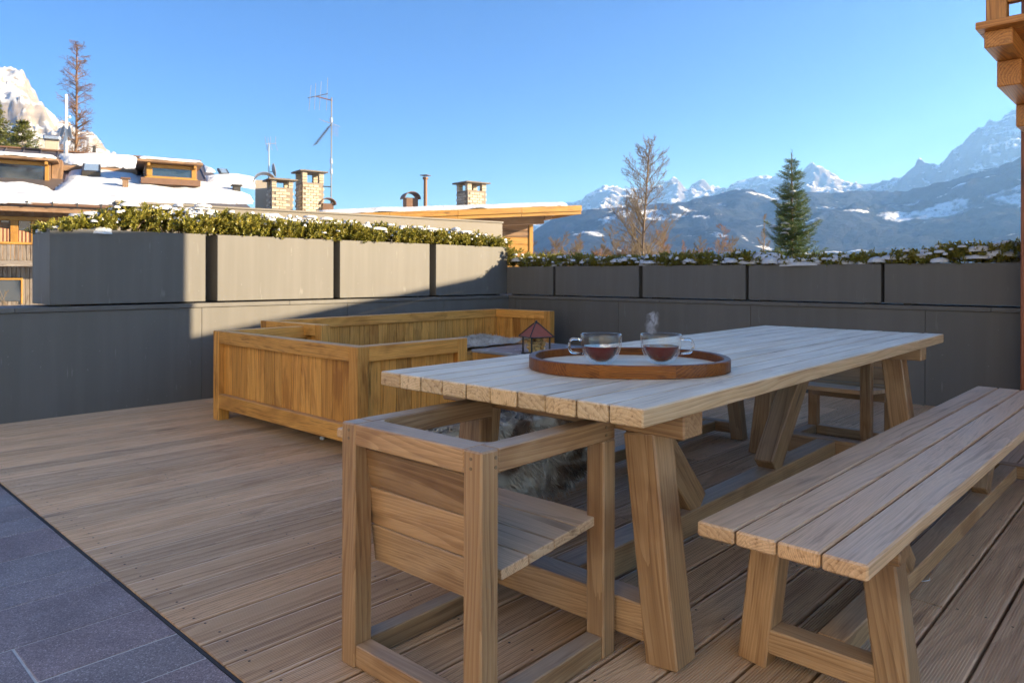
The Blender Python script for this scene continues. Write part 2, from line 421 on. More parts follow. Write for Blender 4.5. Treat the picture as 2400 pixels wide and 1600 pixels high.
def planter(name, M, x0, x1, y0, y1, z0, z1, label, group):
    root = empty(name); root.matrix_world = M @ Matrix.Translation(((x0 + x1) / 2, (y0 + y1) / 2, z0))
    L, D, H = (x1 - x0) / 2, (y1 - y0) / 2, z1 - z0; t = .018
    box(root, 'side_panel', (-L, -D, .014), (L, -D + t, H), PAINT, b=.002)
    box(root, 'side_panel', (-L, D - t, .014), (L, D, H), PAINT, b=.002)
    for s in (-1, 1):
        a, b = (-L, -L + t) if s < 0 else (L - t, L)
        box(root, 'end_panel', (a + (.001 if s < 0 else 0), -D + t, .0145), (b - (.001 if s > 0 else 0), D - t, H - .0006), PAINT, b=.001, axis=1)
    box(root, 'soil', (-L + t, -D + t, .02), (L - t, D - t, H - .03), SOIL, b=0)
    for sx in (-.8, .8):
        box(root, 'foot', (sx * L - .03, -D + .05, 0), (sx * L + .03, D - .05, .0138), DARKM, b=0)
    tag(root, label, 'planter', group)
    return root
ML = Matrix.Translation((0, WV, 0))
MR = Matrix.Translation((WU, WV - .002, 0)) @ Matrix.Rotation(-pi / 2 + WR, 4, 'Z')
LP = [(1.525, 2.668, 'leftmost tall grey planter box, its left half in shade'), (2.771, 3.916, 'second tall grey planter from the left, fully sunlit'),
      (3.989, 5.128, 'third tall grey planter from the left on the sunlit wall'), (5.22, 6.362, 'tall grey planter next to the wall corner, crossed by the shadow line')]
for a, b, l in LP: planter('planter_box', ML, a, b, .042, .505, WZ, 1.381, l, 'tall planters on the left wall')
RP = [(-.036, .664, 'short end planter on the low wall, right beside the corner'), (.700, 1.790, 'low dark grey planter below the tall bare tree'),
      (1.836, 2.945, 'low dark grey planter left of the fir tree, third from the corner'), (2.976, 4.120, 'low dark grey planter in front of the fir tree'),
      (4.146, 5.75, 'low dark grey planter nearest the red-brown post')]
for a, b, l in RP: planter('planter_box', MR, a, b, .012, .40, WZ, 1.145, l, 'low planters on the right wall')

# ------------------------------------------------------------------ juniper in the planters
def sprigs_mesh(base, dirs, lens, leafL=.028, leafW=.0115, per=16):
    """base (n,3) dirs (n,3) lens (n): leaves set spirally round each shoot"""
    n = len(base); k = per
    t = np.linspace(.12, 1.0, k)[None, :] * np.ones((n, 1))
    ax = dirs / np.linalg.norm(dirs, axis=1, keepdims=True)
    ref = np.where(np.abs(ax[:, 2:3]) < .9, np.array([[0, 0, 1.]]), np.array([[1., 0, 0]]))
    u = np.cross(ax, ref); u /= np.linalg.norm(u, axis=1, keepdims=True); w = np.cross(ax, u)
    ang = (np.arange(k) * 2.4)[None, :] + RNG.random((n, 1)) * 6.3 + RNG.normal(0, .3, (n, k))
    rad = u[:, None, :] * np.cos(ang)[..., None] + w[:, None, :] * np.sin(ang)[..., None]
    pos = base[:, None, :] + ax[:, None, :] * (t * lens[:, None])[..., None]
    tilt = .95 - .55 * t + RNG.normal(0, .12, t.shape)
    d = ax[:, None, :] * np.cos(tilt)[..., None] + rad * np.sin(tilt)[..., None]
    side = np.cross(d, rad); side /= np.linalg.norm(side, axis=2, keepdims=True) + 1e-9
    nor = np.cross(side, d)
    L = leafL * RNG.uniform(.7, 1.2, t.shape)[..., None]; Wd = leafW * RNG.uniform(.8, 1.2, t.shape)[..., None]
    p0 = pos; p1 = pos + d * L * .55 + side * Wd * .5 + nor * Wd * .12; p2 = pos + d * L; p3 = pos + d * L * .55 - side * Wd * .5 + nor * Wd * .12
    V = np.stack([p0, p1, p2, p3], 2).reshape(-1, 3)
    F = np.arange(len(V)).reshape(-1, 4)
    return V, F
def hedge(M, x0, x1, y0, y1, zt, htop, count, label, group, spill=0.0):
    n = count
    x = RNG.uniform(x0 + .01, x1 - .01, n); y = RNG.uniform(y0, y1, n) - spill * (RNG.random(n) < .25)
    hh = np.array([htop(a) for a in x]) * (0.45 + .75 * fbm(x * 5.0, y * 6.0, 3)) * (1 - .5 * np.abs((y - (y0 + y1) / 2) / (y1 - y0) * 1.2) ** 2)
    lay = RNG.random(n) ** .55
    z = zt - .03 + hh * lay * .85
    pr = np.stack([x, y, z], 1)
    cl = fbm(x * 7 + 3, y * 7, 2, 1) * 6.28 * 2
    d = np.stack([np.cos(cl) * .75 + RNG.normal(0, .4, n), np.sin(cl) * .6 - .30 + RNG.normal(0, .4, n), .75 + RNG.normal(0, .25, n)], 1)
    V, F = sprigs_mesh(pr, d, RNG.uniform(.045, .09, n), .029, .0135, 15)
    # woody stems lying under the shoots
    parts = []
    for i in range(14):
        xx = random.uniform(x0 + .1, x1 - .1); yy = random.uniform(y0 + .05, y1 - .05); h = htop(xx)
        parts.append(tube([(xx, yy, zt - .05), (xx + random.uniform(-.1, .1), yy + random.uniform(-.05, .05), zt + h * .3), (xx + random.uniform(-.2, .2), yy + random.uniform(-.08, .08), zt + h * .6)], [.006, .005, .002], 4))
    root = empty('juniper_shrub'); root.matrix_world = M @ Matrix.Translation(((x0 + x1) / 2, (y0 + y1) / 2, zt - .03))
    sh = np.array([(x0 + x1) / 2, (y0 + y1) / 2, zt - .03])
    tag(obj('foliage', mesh_np('foliage', V - sh, F), JUN, root), kind='stuff')
    sv, sf = joinbm(parts); obj('stems', mesh('stems', [Vector(q) - Vector(sh) for q in sv], sf), BARK, root)
    tag(root, label, 'shrub', group)
def snow_lumps(M, spots, name, label):
    parts = []
    for (x, y, z, rx, ry, rz) in spots:
        nu, nv = (14, 6) if rx > .04 else (8, 3); v = []; ph = random.random() * 9
        for j in range(nv + 1):
            a = pi / 2 * j / nv
            for i in range(nu):
                b = 2 * pi * i / nu
                q = 1 + .45 * (float(vnoise(ph + cos(b) * 1.3 + 3, sin(b) * 1.3 + ph)) - .5) + .25 * (float(vnoise(ph * 3 + cos(b) * 4, sin(b) * 4 + 9)) - .5)
                v.append((x + rx * q * cos(a) * cos(b), y + ry * q * cos(a) * sin(b), z + rz * (sin(a) + .3 * (float(vnoise(ph + cos(a) * cos(b) * 2, cos(a) * sin(b) * 2 + ph)) - .5)) - .01 * (j == 0)))
        f = [(j * nu + i, j * nu + (i + 1) % nu, (j + 1) * nu + (i + 1) % nu, (j + 1) * nu + i) for j in range(nv) for i in range(nu)]
        parts.append((v, f))
    vv, ff = joinbm(parts)
    o = obj(name, mesh(name, [M @ Vector(q) for q in vv], ff, True), SNOW)
    return tag(o, label, 'snow', None, 'stuff')
def lerp_tab(tab):
    xs, ys = zip(*tab)
    return lambda a: float(np.interp(a, xs, ys))
hl = lerp_tab([(1.5, .0), (1.62, .02), (1.78, .12), (2.1, .25), (2.6, .26), (3.2, .23), (4.2, .21), (5.2, .21), (5.8, .19), (6.3, .11)])
ll = ['yellow-green juniper thinning out at the left end of the tall planters', 'sunlit juniper over the second tall planter', 'sunlit juniper over the third tall planter', 'juniper at the corner spilling over the end of the tall planters']
for (a, b, _), l in zip(LP, ll):
    hedge(ML, a - .02 * (a > 2), b + .06, .03, .50, 1.381, hl, 1550 if a > 2 else 1350, l, 'junipers in the tall planters', .02)
hedge(ML, 6.28, 6.48, -.06, .45, 1.20, lambda a: .22, 170, 'small juniper tuft hanging down at the wall corner', 'junipers in the tall planters')
hr = lerp_tab([(0, .20), (.4, .16), (1.0, .13), (1.9, .12), (2.9, .15), (3.3, .07), (4.1, .09), (4.6, .17), (5.1, .21), (5.8, .19)])
rl = ['snowy juniper in the short end planter beside the corner', 'snowy juniper at the foot of the tall bare tree', 'dark juniper with snow just left of the fir tree', 'low snow-covered juniper right in front of the fir tree', 'upright dark juniper shoots in the planter nearest the post']
for (a, b, _), l in zip(RP, rl):
    hedge(MR, a, b, .02, .38, 1.145, hr, int(720 * (b - a)), l, 'junipers in the low planters', .0)
sp = []
for i in range(95):
    x = random.uniform(1.75, 6.3); y = random.uniform(.06, .45)
    sp.append((x, y, 1.381 + hl(x) * random.uniform(.55, .98), random.uniform(.03, .095), random.uniform(.03, .06), random.uniform(.012, .026)))
for i in range(420):
    x = random.uniform(1.8, 6.35); sp.append((x, random.uniform(.02, .45), 1.381 + hl(x) * random.uniform(.25, .92), random.uniform(.010, .03), random.uniform(.010, .022), random.uniform(.006, .014)))
for i in range(16):
    sp.append((random.uniform(1.55, 1.95), random.uniform(.06, .45), 1.362, random.uniform(.05, .10), random.uniform(.04, .08), random.uniform(.03, .05)))
snow_lumps(ML, sp, 'snow', 'patches of snow lying on the junipers of the tall planters')
sp = []
for i in range(150):
    x = random.uniform(.05, 5.7); y = random.uniform(.03, .36)
    big = 1.5 if (3.0 < x < 3.7 or x > 4.9) else 1.0
    sp.append((x, y, 1.125 + hr(x) * random.uniform(.15, .72), random.uniform(.05, .13) * big, random.uniform(.04, .08), random.uniform(.02, .045) * big))
for i in range(420):
    x = random.uniform(.05, 5.7); sp.append((x, random.uniform(.0, .36), 1.145 + hr(x) * random.uniform(.15, .9), random.uniform(.012, .04), random.uniform(.010, .025), random.uniform(.006, .016)))
snow_lumps(MR, sp, 'snow', 'snow lying along the low planters between the junipers')

# ------------------------------------------------------------------ dining furniture
def A_frame(root, x0, x1, vc, foot, top, sec, ztop, beamh, beamhalf, strz0, strz1, mat):
    """end frame at x0..x1: two splayed legs, cross beam on top, low stretcher"""
    xm = (x0 + x1) / 2
    for s in (-1, 1):
        bar(root, 'leg', (xm, vc + s * foot, 0.0), (xm, vc + s * top, ztop - beamh), sec, x1 - x0, mat, (1, 0, 0), .005)
    box(root, 'cross_beam', (x0 - .001, vc - beamhalf, ztop - beamh), (x1 + .001, vc + beamhalf, ztop - .0005), mat, .004)
    f = foot - (foot - top) * (strz0 + strz1) / 2 / (ztop - beamh) - sec / 2
    box(root, 'stretcher', (x0 + .004, vc - f - .004, strz0), (x1 - .004, vc + f + .004, strz1), mat, .004)

TL, TW, TZ, TT = 2.984, .986, .731, .045
table = tag(empty('dining_table', (1.423, .923, 0), radians(.937)), 'long dining table of thick pale teak planks on splayed legs', 'table')
pw = TW / 10
for i in range(10):
    g = .0040 if i not in (8,) else .0055
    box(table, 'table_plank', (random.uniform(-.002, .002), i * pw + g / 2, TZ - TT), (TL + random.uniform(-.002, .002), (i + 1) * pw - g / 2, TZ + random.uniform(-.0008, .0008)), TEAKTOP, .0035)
for x0, x1 in ((.243, .343), (TL - .343, TL - .243)):
    A_frame(table, x0, x1, TW / 2, TW / 2 - .096, TW / 2 - .17, .098, TZ - TT, .072, TW / 2 - .03, .05, .15, TEAK)
box(table, 'long_stretcher', (.345, TW / 2 - .05, .052), (TL - .345, TW / 2 + .05, .148), TEAK, .004)
for s in (1, -1):
    c = TL / 2
    bar(table, 'brace', (c + s * .36, TW / 2, .149), (c + s * .86, TW / 2, TZ - TT - .001), .09, .115, TEAK, (s, 0, .4), .004)

def bench(loc, rz, label):
    r = tag(empty('bench', loc, rz), label, 'bench', 'benches along the dining table')
    L, Wd, Z, T = 3.042, .399, .44, .036; q = Wd / 4
    for i in range(4):
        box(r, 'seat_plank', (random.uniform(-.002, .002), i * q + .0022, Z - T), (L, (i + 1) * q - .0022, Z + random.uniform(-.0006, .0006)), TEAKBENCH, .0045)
    for x0, x1 in ((.255, .335), (L - .335, L - .255)):
        A_frame(r, x0, x1, Wd / 2, Wd / 2 - .020, Wd / 2 - .062, .08, Z - T, .045, Wd / 2 - .012, .04, .105, TEAK)
    box(r, 'long_stretcher', (.337, Wd / 2 - .035, .042), (L - .337, Wd / 2 + .035, .103), TEAK, .003)
    for s in (1, -1):
        c = L / 2
        bar(r, 'brace', (c + s * .55, Wd / 2, .104), (c + s * .86, Wd / 2, Z - T - .001), .06, .07, TEAK, (s, 0, .4), .003)
    return r
bench((1.600, .488, 0), radians(-.404), 'long pale teak bench in the foreground on the right side of the table')
bench((1.600, 2.055, 0), radians(.6), 'far teak bench behind the dining table with an animal hide over it')

def arm_loop(x0, x1, y0, y1, w, z0, z1, r=.035):
    """U shaped arm and back rail with rounded inner corners, open towards +x"""
    inner = [(x1, y0 + w)]
    xi, ya, yb = x0 + w, y0 + w, y1 - w
    for i in range(7):
        a = -pi / 2 - pi / 2 * i / 6; inner.append((xi + r + r * cos(a), ya + r + r * sin(a)))
    for i in range(7):
        a = pi - pi / 2 * i / 6; inner.append((xi + r + r * cos(a), yb - r + r * sin(a)))
    inner.append((x1, yb))
    n = len(inner)
    outer = [(x1, y0)] + [(x0, y0)] * 7 + [(x0, y1)] * 7 + [(x1, y1)]
    v = [(x, y, z1) for x, y in inner] + [(x, y, z1) for x, y in outer] + [(x, y, z0) for x, y in inner] + [(x, y, z0) for x, y in outer]
    f = []
    for i in range(n - 1):
        f.append((i, i + 1, n + i + 1, n + i)); f.append((2 * n + i + 1, 2 * n + i, 3 * n + i, 3 * n + i + 1))
        f.append((i + 1, i, 2 * n + i, 2 * n + i + 1)); f.append((n + i, n + i + 1, 3 * n + i + 1, 3 * n + i))
    f += [(0, n, 3 * n, 2 * n), (2 * n - 1, n - 1, 3 * n - 1, 4 * n - 1)]
    bm = bmesh.new(); vv = [bm.verts.new(q) for q in v]
    for q in f:
        try: bm.faces.new([vv[i] for i in q])
        except ValueError: pass
    bmesh.ops.remove_doubles(bm, verts=bm.verts, dist=1e-5); bmesh.ops.dissolve_degenerate(bm, edges=bm.edges, dist=1e-6)
    bmesh.ops.recalc_face_normals(bm, faces=bm.faces)
    me = bpy.data.meshes.new('arm_rail'); bm.to_mesh(me); bm.free()
    return me
DOWEL = plain('dowel', (.20, .13, .07), .6)
def chair(loc, rz, label):
    r = tag(empty('armchair', loc, rz), label, 'chair', 'box-frame chairs at the ends of the table')
    L, Wd, Z, s = .533, .521, .646, .057
    Y = Vector((0, 1, 0))
    # back rail and the two arms (lengths along the grain)
    box(r, 'back_rail', (0, s, Z - .056), (s + .02, Wd - s, Z), TEAK, .003, 1)
    for a, b in ((0, s), (Wd - s, Wd)):
        box(r, 'arm', (s, a, Z - .0555), (L - s * .0, b, Z + .0004), TEAK, .003, 0)
    # rounded inner corners of the arm loop
    for sy, y in ((1, s), (-1, Wd - s)):
        R = .038; pts = [(s + .02, y)]
        for i in range(8):
            a = pi / 2 * i / 7
            pts.append((s + .02 + R - R * sin(a), y + sy * (R - R * cos(a))))
        n = len(pts); v = [(x, q, Z - .0012) for x, q in pts] + [(x, q, Z - .054) for x, q in pts]
        f = [tuple(range(n)) if sy < 0 else tuple(range(n))[::-1], tuple(range(n, 2 * n))[::-1] if sy < 0 else tuple(range(n, 2 * n))] + [(i, (i + 1) % n, (i + 1) % n + n, i + n) for i in range(n)]
        obj('corner_block', mesh('corner_block', v, f), TEAK, r)
    for x in (0, L - s):
        for y in (0, Wd - s):
            top = Z - .0562 if x > 0 else Z + .0002
            box(r, 'leg', (x - .0012 * (x == 0), y - .0012 * (y == 0), 0), (x + s, y + s + .0012 * (y > 0), top), TEAK, .004, 2)
    box(r, 'bottom_rail', (.003, s, .004), (s - .003, Wd - s, .062), TEAK, .003)
    for y in (.003, Wd - s + .003):
        box(r, 'bottom_rail', (s, y, .004), (L - s, y + s - .006, .061), TEAK, .003)
    # seat slats run across, slightly tipped back
    n = 4; x0, x1 = .10, L - .03; q = (x1 - x0) / n
    for i in range(n):
        xa = x0 + i * q; za = .335 + .035 * (xa + q / 2 - x0) / (x1 - x0)
        bar(r, 'seat_slat', (xa + q / 2, .03, za), (xa + q / 2, Wd - .03, za), q - .0016, .025, TEAKBENCH, (-.08, 0, 1), .002)
    # back boards
    for i in range(3):
        za, zb = .262 + i * .1055, .262 + (i + 1) * .1055 - .002
        xa = .088 - .045 * ((za + zb) / 2 - .262) / .32
        bar(r, 'back_board', (xa, s * .72, (za + zb) / 2), (xa, Wd - s * .72, (za + zb) / 2), .018, zb - za, TEAK, (-.14, 0, 1), .002)
    for x, y in ((-.0012, s * .55), (-.0012, Wd - s * .55)):
        for z in (Z - .018, Z - .040):
            v, f = lathe([(.0042, 0), (.0042, .0016)], 10, True)
            M = Matrix.Translation((x, y, z)) @ Matrix.Rotation(-pi / 2, 4, 'Y')
            obj('dowel', mesh('dowel', v, f), DOWEL, r, M)
    for z in (Z - .018, Z - .040):
        for x in (s * .8, L - s * .8):
            v, f = lathe([(.0042, 0), (.0042, .0016)], 10, True)
            obj('dowel', mesh('dowel', v, f), DOWEL, r, Matrix.Translation((x, -.0012, z)) @ Matrix.Rotation(pi / 2, 4, 'X'))
    return r
chair((1.121, 1.149, 0), radians(1.687), 'teak box-frame armchair in the foreground, tucked under the near table end')
chair((4.90, 1.862, 0), radians(181.0), 'teak box-frame armchair behind the far table end, mostly hidden')

def sofa(loc, rz, L, D, Z, label, skip_front=True):
    """back along local x at y=D, arms at x=0 and x=L, open towards -y"""
    r = tag(empty('sofa', loc, rz), label, 'sofa', 'slatted teak sofas')
    s, rail, z0, z1 = .082, .088, .088, .188
    for x in (0, L - s):
        for y in (0, D - s):
            box(r, 'post', (x, y, 0), (x + s, y + s, Z - .0), TEAKSOFA, .004, 2)
    def side(p, q, nin, nb):
        p = Vector(p); q = Vector(q); d = (q - p).normalized(); nin = Vector(nin)
        mid = lambda z: [w_ + Vector((0, 0, z)) for w_ in (p, q)]
        a, b = mid(Z - rail / 2 - .0006); bar(r, 'top_rail', a, b, s - .004, rail, TEAKSOFA, (0, 0, 1), .003)
        a, b = mid((z0 + z1) / 2); bar(r, 'bottom_rail', a, b, s - .004, z1 - z0, TEAKSOFA, (0, 0, 1), .003)
        n = nb; w_ = (q - p).length / n
        for i in range(n):
            c = p + d * (w_ * (i + .5)) + nin * .012
            bar(r, 'panel_board', c + Vector((0, 0, z1)), c + Vector((0, 0, Z - rail - .001)), w_ - .0034, .022, TEAKSOFA, nin, .0015)
    h = s / 2
    side((s, D - h, 0), (L - s, D - h, 0), (0, -1, 0), max(6, int(round((L - 2 * s) / .113))))
    side((h, s, 0), (h, D - s, 0), (1, 0, 0), 6)
    side((L - h, s, 0), (L - h, D - s, 0), (-1, 0, 0), 6)
    n = 7; w_ = (D - s - .02) / n
    for i in range(n):
        box(r, 'seat_slat', (s + .003, .01 + i * w_, .30), (L - s - .003, .01 + (i + 1) * w_ - .012, .325), TEAKSOFA, .002, 0)
    box(r, 'front_rail', (s, .012, .205), (L - s, .034, .2985), TEAKSOFA, .003)
    return r
# near sofa: its back faces the camera side (-U)
sofa((2.341, 3.402, 0), radians(.722) + pi / 2, 1.755, .853, .638, 'two-seat slatted teak sofa with its back turned to the paving').matrix_world = \
    Matrix.Translation((2.341 + .853, 3.402, 0)) @ Matrix.Rotation(radians(.722), 4, 'Z') @ Matrix.Rotation(pi / 2, 4, 'Z')
LS = Matrix.Translation((2.97, 5.70, 0)) @ Matrix.Rotation(radians(3.4), 4, 'Z') @ Matrix.Translation((0, -.853, 0))
sofa((0, 0, 0), 0, 2.99, .853, .657, 'long slatted teak sofa against the left parapet wall').matrix_world = LS

# coffee table, lantern
ct = tag(empty('coffee_table', (4.43, 3.72, 0), radians(1.0)), 'low teak coffee table with slate top between the sofas', 'table')
for x in (0, .87):
    for y in (0, .85): box(ct, 'leg', (x, y, 0), (x + .07, y + .07, .362), TEAKSOFA, .004, 2)
for y in (.004, .854): box(ct, 'apron', (.07, y, .24), (.87, y + .062, .360), TEAKSOFA, .003)
for x in (.004, .874): box(ct, 'apron', (x, .07, .24), (x + .062, .85, .360), TEAKSOFA, .003)
box(ct, 'top', (-.006, -.006, .3625), (.946, .926, .386), CSTONE, .003)

# lantern with corks
LREDM = plain('rusty_red_metal', (.30, .075, .04), .6, .1, 14, .3, .3)
def glass_mat(name, col=(1, 1, 1), rough=0.0, ior=1.45):
    mt, t, p = newmat(name); n = N(t)
    p.inputs['Base Color'].default_value = (*col, 1); p.inputs['Roughness'].default_value = rough
    p.inputs['Transmission Weight'].default_value = 1.0; p.inputs['IOR'].default_value = ior
    return mt
def thin_glass(name):
    mt, t, p = newmat(name); n = N(t)
    tr = n('BsdfTransparent', {0: (.985, .99, .985, 1)}); gl = n('BsdfGlossy', {0: (1, 1, 1, 1), 1: .015})
    g_ = n('NewGeometry'); dt = n('VectorMath', {0: g_.outputs['Normal'], 1: g_.outputs['Incoming']}, operation='DOT_PRODUCT').outputs['Value']
    f2 = n.math('MULTIPLY_ADD', n.math('POWER', n.math('SUBTRACT', 1.0, n.math('ABSOLUTE', dt)), 4.0), .75, .022, clamp=True)
    mx = n('MixShader', {0: f2, 1: tr.outputs[0], 2: gl.outputs[0]})
    t.links.new(mx.outputs[0], t.nodes['Material Output'].inputs[0]); return mt
GLASS = thin_glass('clear_glass'); GLASSH = glass_mat('handle_glass', (.99, .995, .99)); PANE = thin_glass('lantern_pane')
CORK = plain('cork', (.62, .40, .15), .85, nscale=30, namt=.3, bump=.3, vary=.25)
lp = at(1257, 700, 6.02)
lan = tag(empty('lantern', (lp.x, lp.y, .3865), YAW - pi / 2 + radians(24)), 'small glass lantern with rusty red pyramid roof, full of corks', 'lantern')
hw = .083
box(lan, 'base', (-hw - .012, -hw - .012, 0), (hw + .012, hw + .012, .012), DARKM, .002)
for sx in (-1, 1):
    for sy in (-1, 1):
        box(lan, 'post', (sx * hw - .006, sy * hw - .006, .012), (sx * hw + .006, sy * hw + .006, .145), DARKM, .001)
for s in (-1, 1):
    box(lan, 'pane', (-hw + .007, s * hw - .001, .014), (hw - .007, s * hw + .001, .143), PANE, 0)
    box(lan, 'pane', (s * hw - .001, -hw + .007, .014), (s * hw + .001, hw - .007, .143), PANE, 0)
e = hw + .026; zt = .255
v = [(-e, -e, .146), (e, -e, .146), (e, e, .146), (-e, e, .146), (-.012, -.012, zt), (.012, -.012, zt), (.012, .012, zt), (-.012, .012, zt)]
f = [(3, 2, 1, 0), (0, 1, 5, 4), (1, 2, 6, 5), (2, 3, 7, 6), (3, 0, 4, 7), (4, 5, 6, 7)]
roof = obj('roof', mesh('roof', v, f), LREDM, lan)
for i in range(4):
    a, b = Vector(v[i]), Vector(v[4 + i])
    vv, ff = tube([a + Vector((0, 0, .003)), b + Vector((0, 0, .003))], .0055, 6); obj('ridge_strip', mesh('ridge_strip', vv, ff), DARKM, roof)
for i in range(4):
    vv, ff = tube([v[i], v[(i + 1) % 4]], .0055, 6); obj('eave_strip', mesh('eave_strip', vv, ff), DARKM, roof)
vv, ff = lathe([(.013, 0), (.017, .008), (.010, .016), (.012, .022), (.0, .030)], 12); obj('finial', mesh('finial', [(a, b, c + zt - .004) for a, b, c in vv], ff), DARKM, lan)
random.seed(5)
LM = Matrix.Translation((lp.x, lp.y, .3865)) @ Matrix.Rotation(YAW - pi / 2 + radians(24), 4, 'Z')
cv, cf = lathe([(.010, -.019), (.0115, -.017), (.0115, .017), (.010, .019)], 9, True)
cork_me = mesh('cork', cv, cf); cork_me.materials.append(CORK)
for lay in range(5):
    for ix in range(3):
        for iy in range(3):
            if lay == 4 and random.random() < .45: continue
            o = bpy.data.objects.new('cork', cork_me); COL.objects.link(o)
            o.matrix_world = LM @ Matrix.Translation(((ix - 1) * .043 + random.uniform(-.006, .006), (iy - 1) * .043 + random.uniform(-.006, .006), .0285 + lay * .0235)) @ Matrix.Rotation(random.uniform(0, pi), 4, 'Z') @ Matrix.Rotation(pi / 2 + random.uniform(-.35, .35), 4, 'X')
            tag(o, 'tan wine cork heaped inside the glass lantern', 'cork', 'corks in the lantern')

# tray
TRC = Vector((2.045, 1.39, TZ + .0012))
tr = tag(empty('serving_tray', TRC, YAW - pi / 2), 'oval reddish-brown wooden serving tray on the dining table', 'tray')
def superell(a, b, n=72, e=2.25):
    o = []
    for i in range(n):
        t_ = 2 * pi * i / n; c, s = cos(t_), sin(t_)
        o.append((a * abs(c) ** (2 / e) * (1 if c > 0 else -1), b * abs(s) ** (2 / e) * (1 if s > 0 else -1)))
    return o
def ringseg(o_a, o_b, i_a, i_b, z0, z1, k0, k1, n=72):
    O = superell(o_a, o_b, n); I = superell(i_a, i_b, n); ks = [k % n for k in range(k0, k1 + 1)]
    v = []; c = .0025
    for k in ks:
        ox, oy = O[k]; ix, iy = I[k]; dx, dy = (ix - ox), (iy - oy); L = sqrt(dx * dx + dy * dy); dx /= L; dy /= L
        v += [(ox, oy, z0), (ox, oy, z1 - c), (ox + dx * c, oy + dy * c, z1), (ix - dx * c, iy - dy * c, z1), (ix, iy, z1 - c), (ix, iy, z0)]
    f = []
    m_ = len(ks)
    for j in range(m_ - 1):
        for q in range(6):
            f.append((j * 6 + q, (j + 1) * 6 + q, (j + 1) * 6 + (q + 1) % 6, j * 6 + (q + 1) % 6))
    f.append(tuple(range(6))); f.append(tuple(range((m_ - 1) * 6, m_ * 6))[::-1])
    return mesh('rim_block', v, f)
cuts = [0, 7, 13, 24, 30, 41, 46, 50, 57, 65, 72]
for a, b in zip(cuts[:-1], cuts[1:]): obj('rim_block', ringseg(.333, .288, .311, .266, 0, .039, a, b), TRAYW, tr)
fl = superell(.309, .264, 72); v = [(x, y, .003) for x, y in fl] + [(x, y, .012) for x, y in fl]
obj('tray_floor', mesh('tray_floor', v, [tuple(range(72))[::-1], tuple(range(72, 144))] + [(i, (i + 1) % 72, (i + 1) % 72 + 72, i + 72) for i in range(72)]), TEAKTOP, tr)
# glass cups and tea
TEA = glass_mat('black_tea', (.22, .020, .006), 0.0, 1.33)
def tea_mat():
    mt, t, p = newmat('tea'); n = N(t)
    p.inputs['Base Color'].default_value = (.10, .006, .002, 1); p.inputs['Roughness'].default_value = .02; p.inputs['Specular IOR Level'].default_value = .5
    return mt
TEAM = tea_mat()
def cup(px, hdir, label):
    q = at(px, 852.5, 2.42); p_ = CAM + ray(px, 852.5) * ((TRC.z + .0125 - HC) / ray(px, 852.5).z)
    r = tag(empty('glass_cup', (p_.x, p_.y, TRC.z + .0125), YAW - pi / 2), label, 'cup', 'double-walled cups on the tray')
    R, H = .0690, .100
    outer = [(0, 0), (.026, 0), (.030, .001), (.036, .005), (.046, .014), (.056, .028), (.063, .045), (.067, .062), (.0688, .080), (R, H - .003), (R - .001, H)]
    inner = [(R - .0035, H - .001), (R - .0045, .080), (.060, .060), (.055, .045), (.047, .030), (.036, .017), (.020, .009), (0, .0065)]
    v, f = lathe(outer + inner, 56)
    obj('wall', mesh('wall', v, f, True), GLASS, r)
    s = 1 if hdir > 0 else -1
    path = [(s * .066, 0, .082)]
    for a in np.linspace(pi / 2, -pi / 2 * .9, 11): path.append((s * (.094 + .014 * cos(a)), 0, .064 + .021 * sin(a) * (1 if a > 0 else 1.2) - .001))
    path.append((s * .0615, 0, .0335))
    v, f = tube(path, .0046, 10)
    obj('handle', mesh('handle', v, f, True), GLASSH, r)
    lv = .0605
    pr = [(0, .0078), (.0195, .0102), (.0353, .0182), (.0462, .0312), (.0541, .0462), (.0590, lv), (.0, lv)]
    v, f = lathe(pr, 56)
    t_ = obj('tea', mesh('tea', v, f, False), TEAM, None, Matrix.Translation((p_.x, p_.y, TRC.z + .0125)))
    tag(t_, 'dark red tea in the ' + ('left' if hdir < 0 else 'right') + ' glass cup', 'tea')
    return p_
cup(1409, -1, 'glass cup of tea on the left of the tray, handle to the left')
pc = cup(1549, 1, 'steaming glass cup of tea on the right of the tray, handle to the right')
# steam
def steam_mat():
    mt, t, p = newmat('steam'); n = N(t); t.nodes.remove(p)
    tc = n('TexCoord').outputs['Object']
    w_ = n('TexNoise', {'Vector': tc, 'Scale': 30.0, 'Detail': 2.0}).outputs['Color']
    v_ = n('VectorMath', {0: n('VectorMath', {0: w_, 1: (.5, .5, .5)}, operation='SUBTRACT').outputs[0], 1: (.04, .04, .05)}, operation='MULTIPLY').outputs[0]
    v2 = n('VectorMath', {0: tc, 1: v_}, operation='ADD').outputs[0]
    a = n.ramp(n.noise(n.mapping(v2, (1, 1, .45)), 58, 3, .55), [(.46, 0.0), (.74, 1.0)])
    sx = n('SeparateXYZ', {0: tc})
    rr = n('VectorMath', {0: n.mapping(v2, (1, 1, .45), (.008, 0, -.010))}, operation='LENGTH').outputs['Value']
    fall = n.ramp(n.math('MULTIPLY', rr, 40.0), [(.35, 1.0), (1.0, 0.0)])
    d = n.math('MULTIPLY', n.math('MULTIPLY', a, fall), 85.0)
    vol = n('VolumePrincipled', {'Color': (.95, .96, 1, 1), 'Density': d})
    t.links.new(vol.outputs[0], t.nodes['Material Output'].inputs['Volume']); return mt
sv, sf = lathe([(0.004, -.030), (.030, -.020), (.036, .010), (.028, .040), (.004, .052)], 16, True)
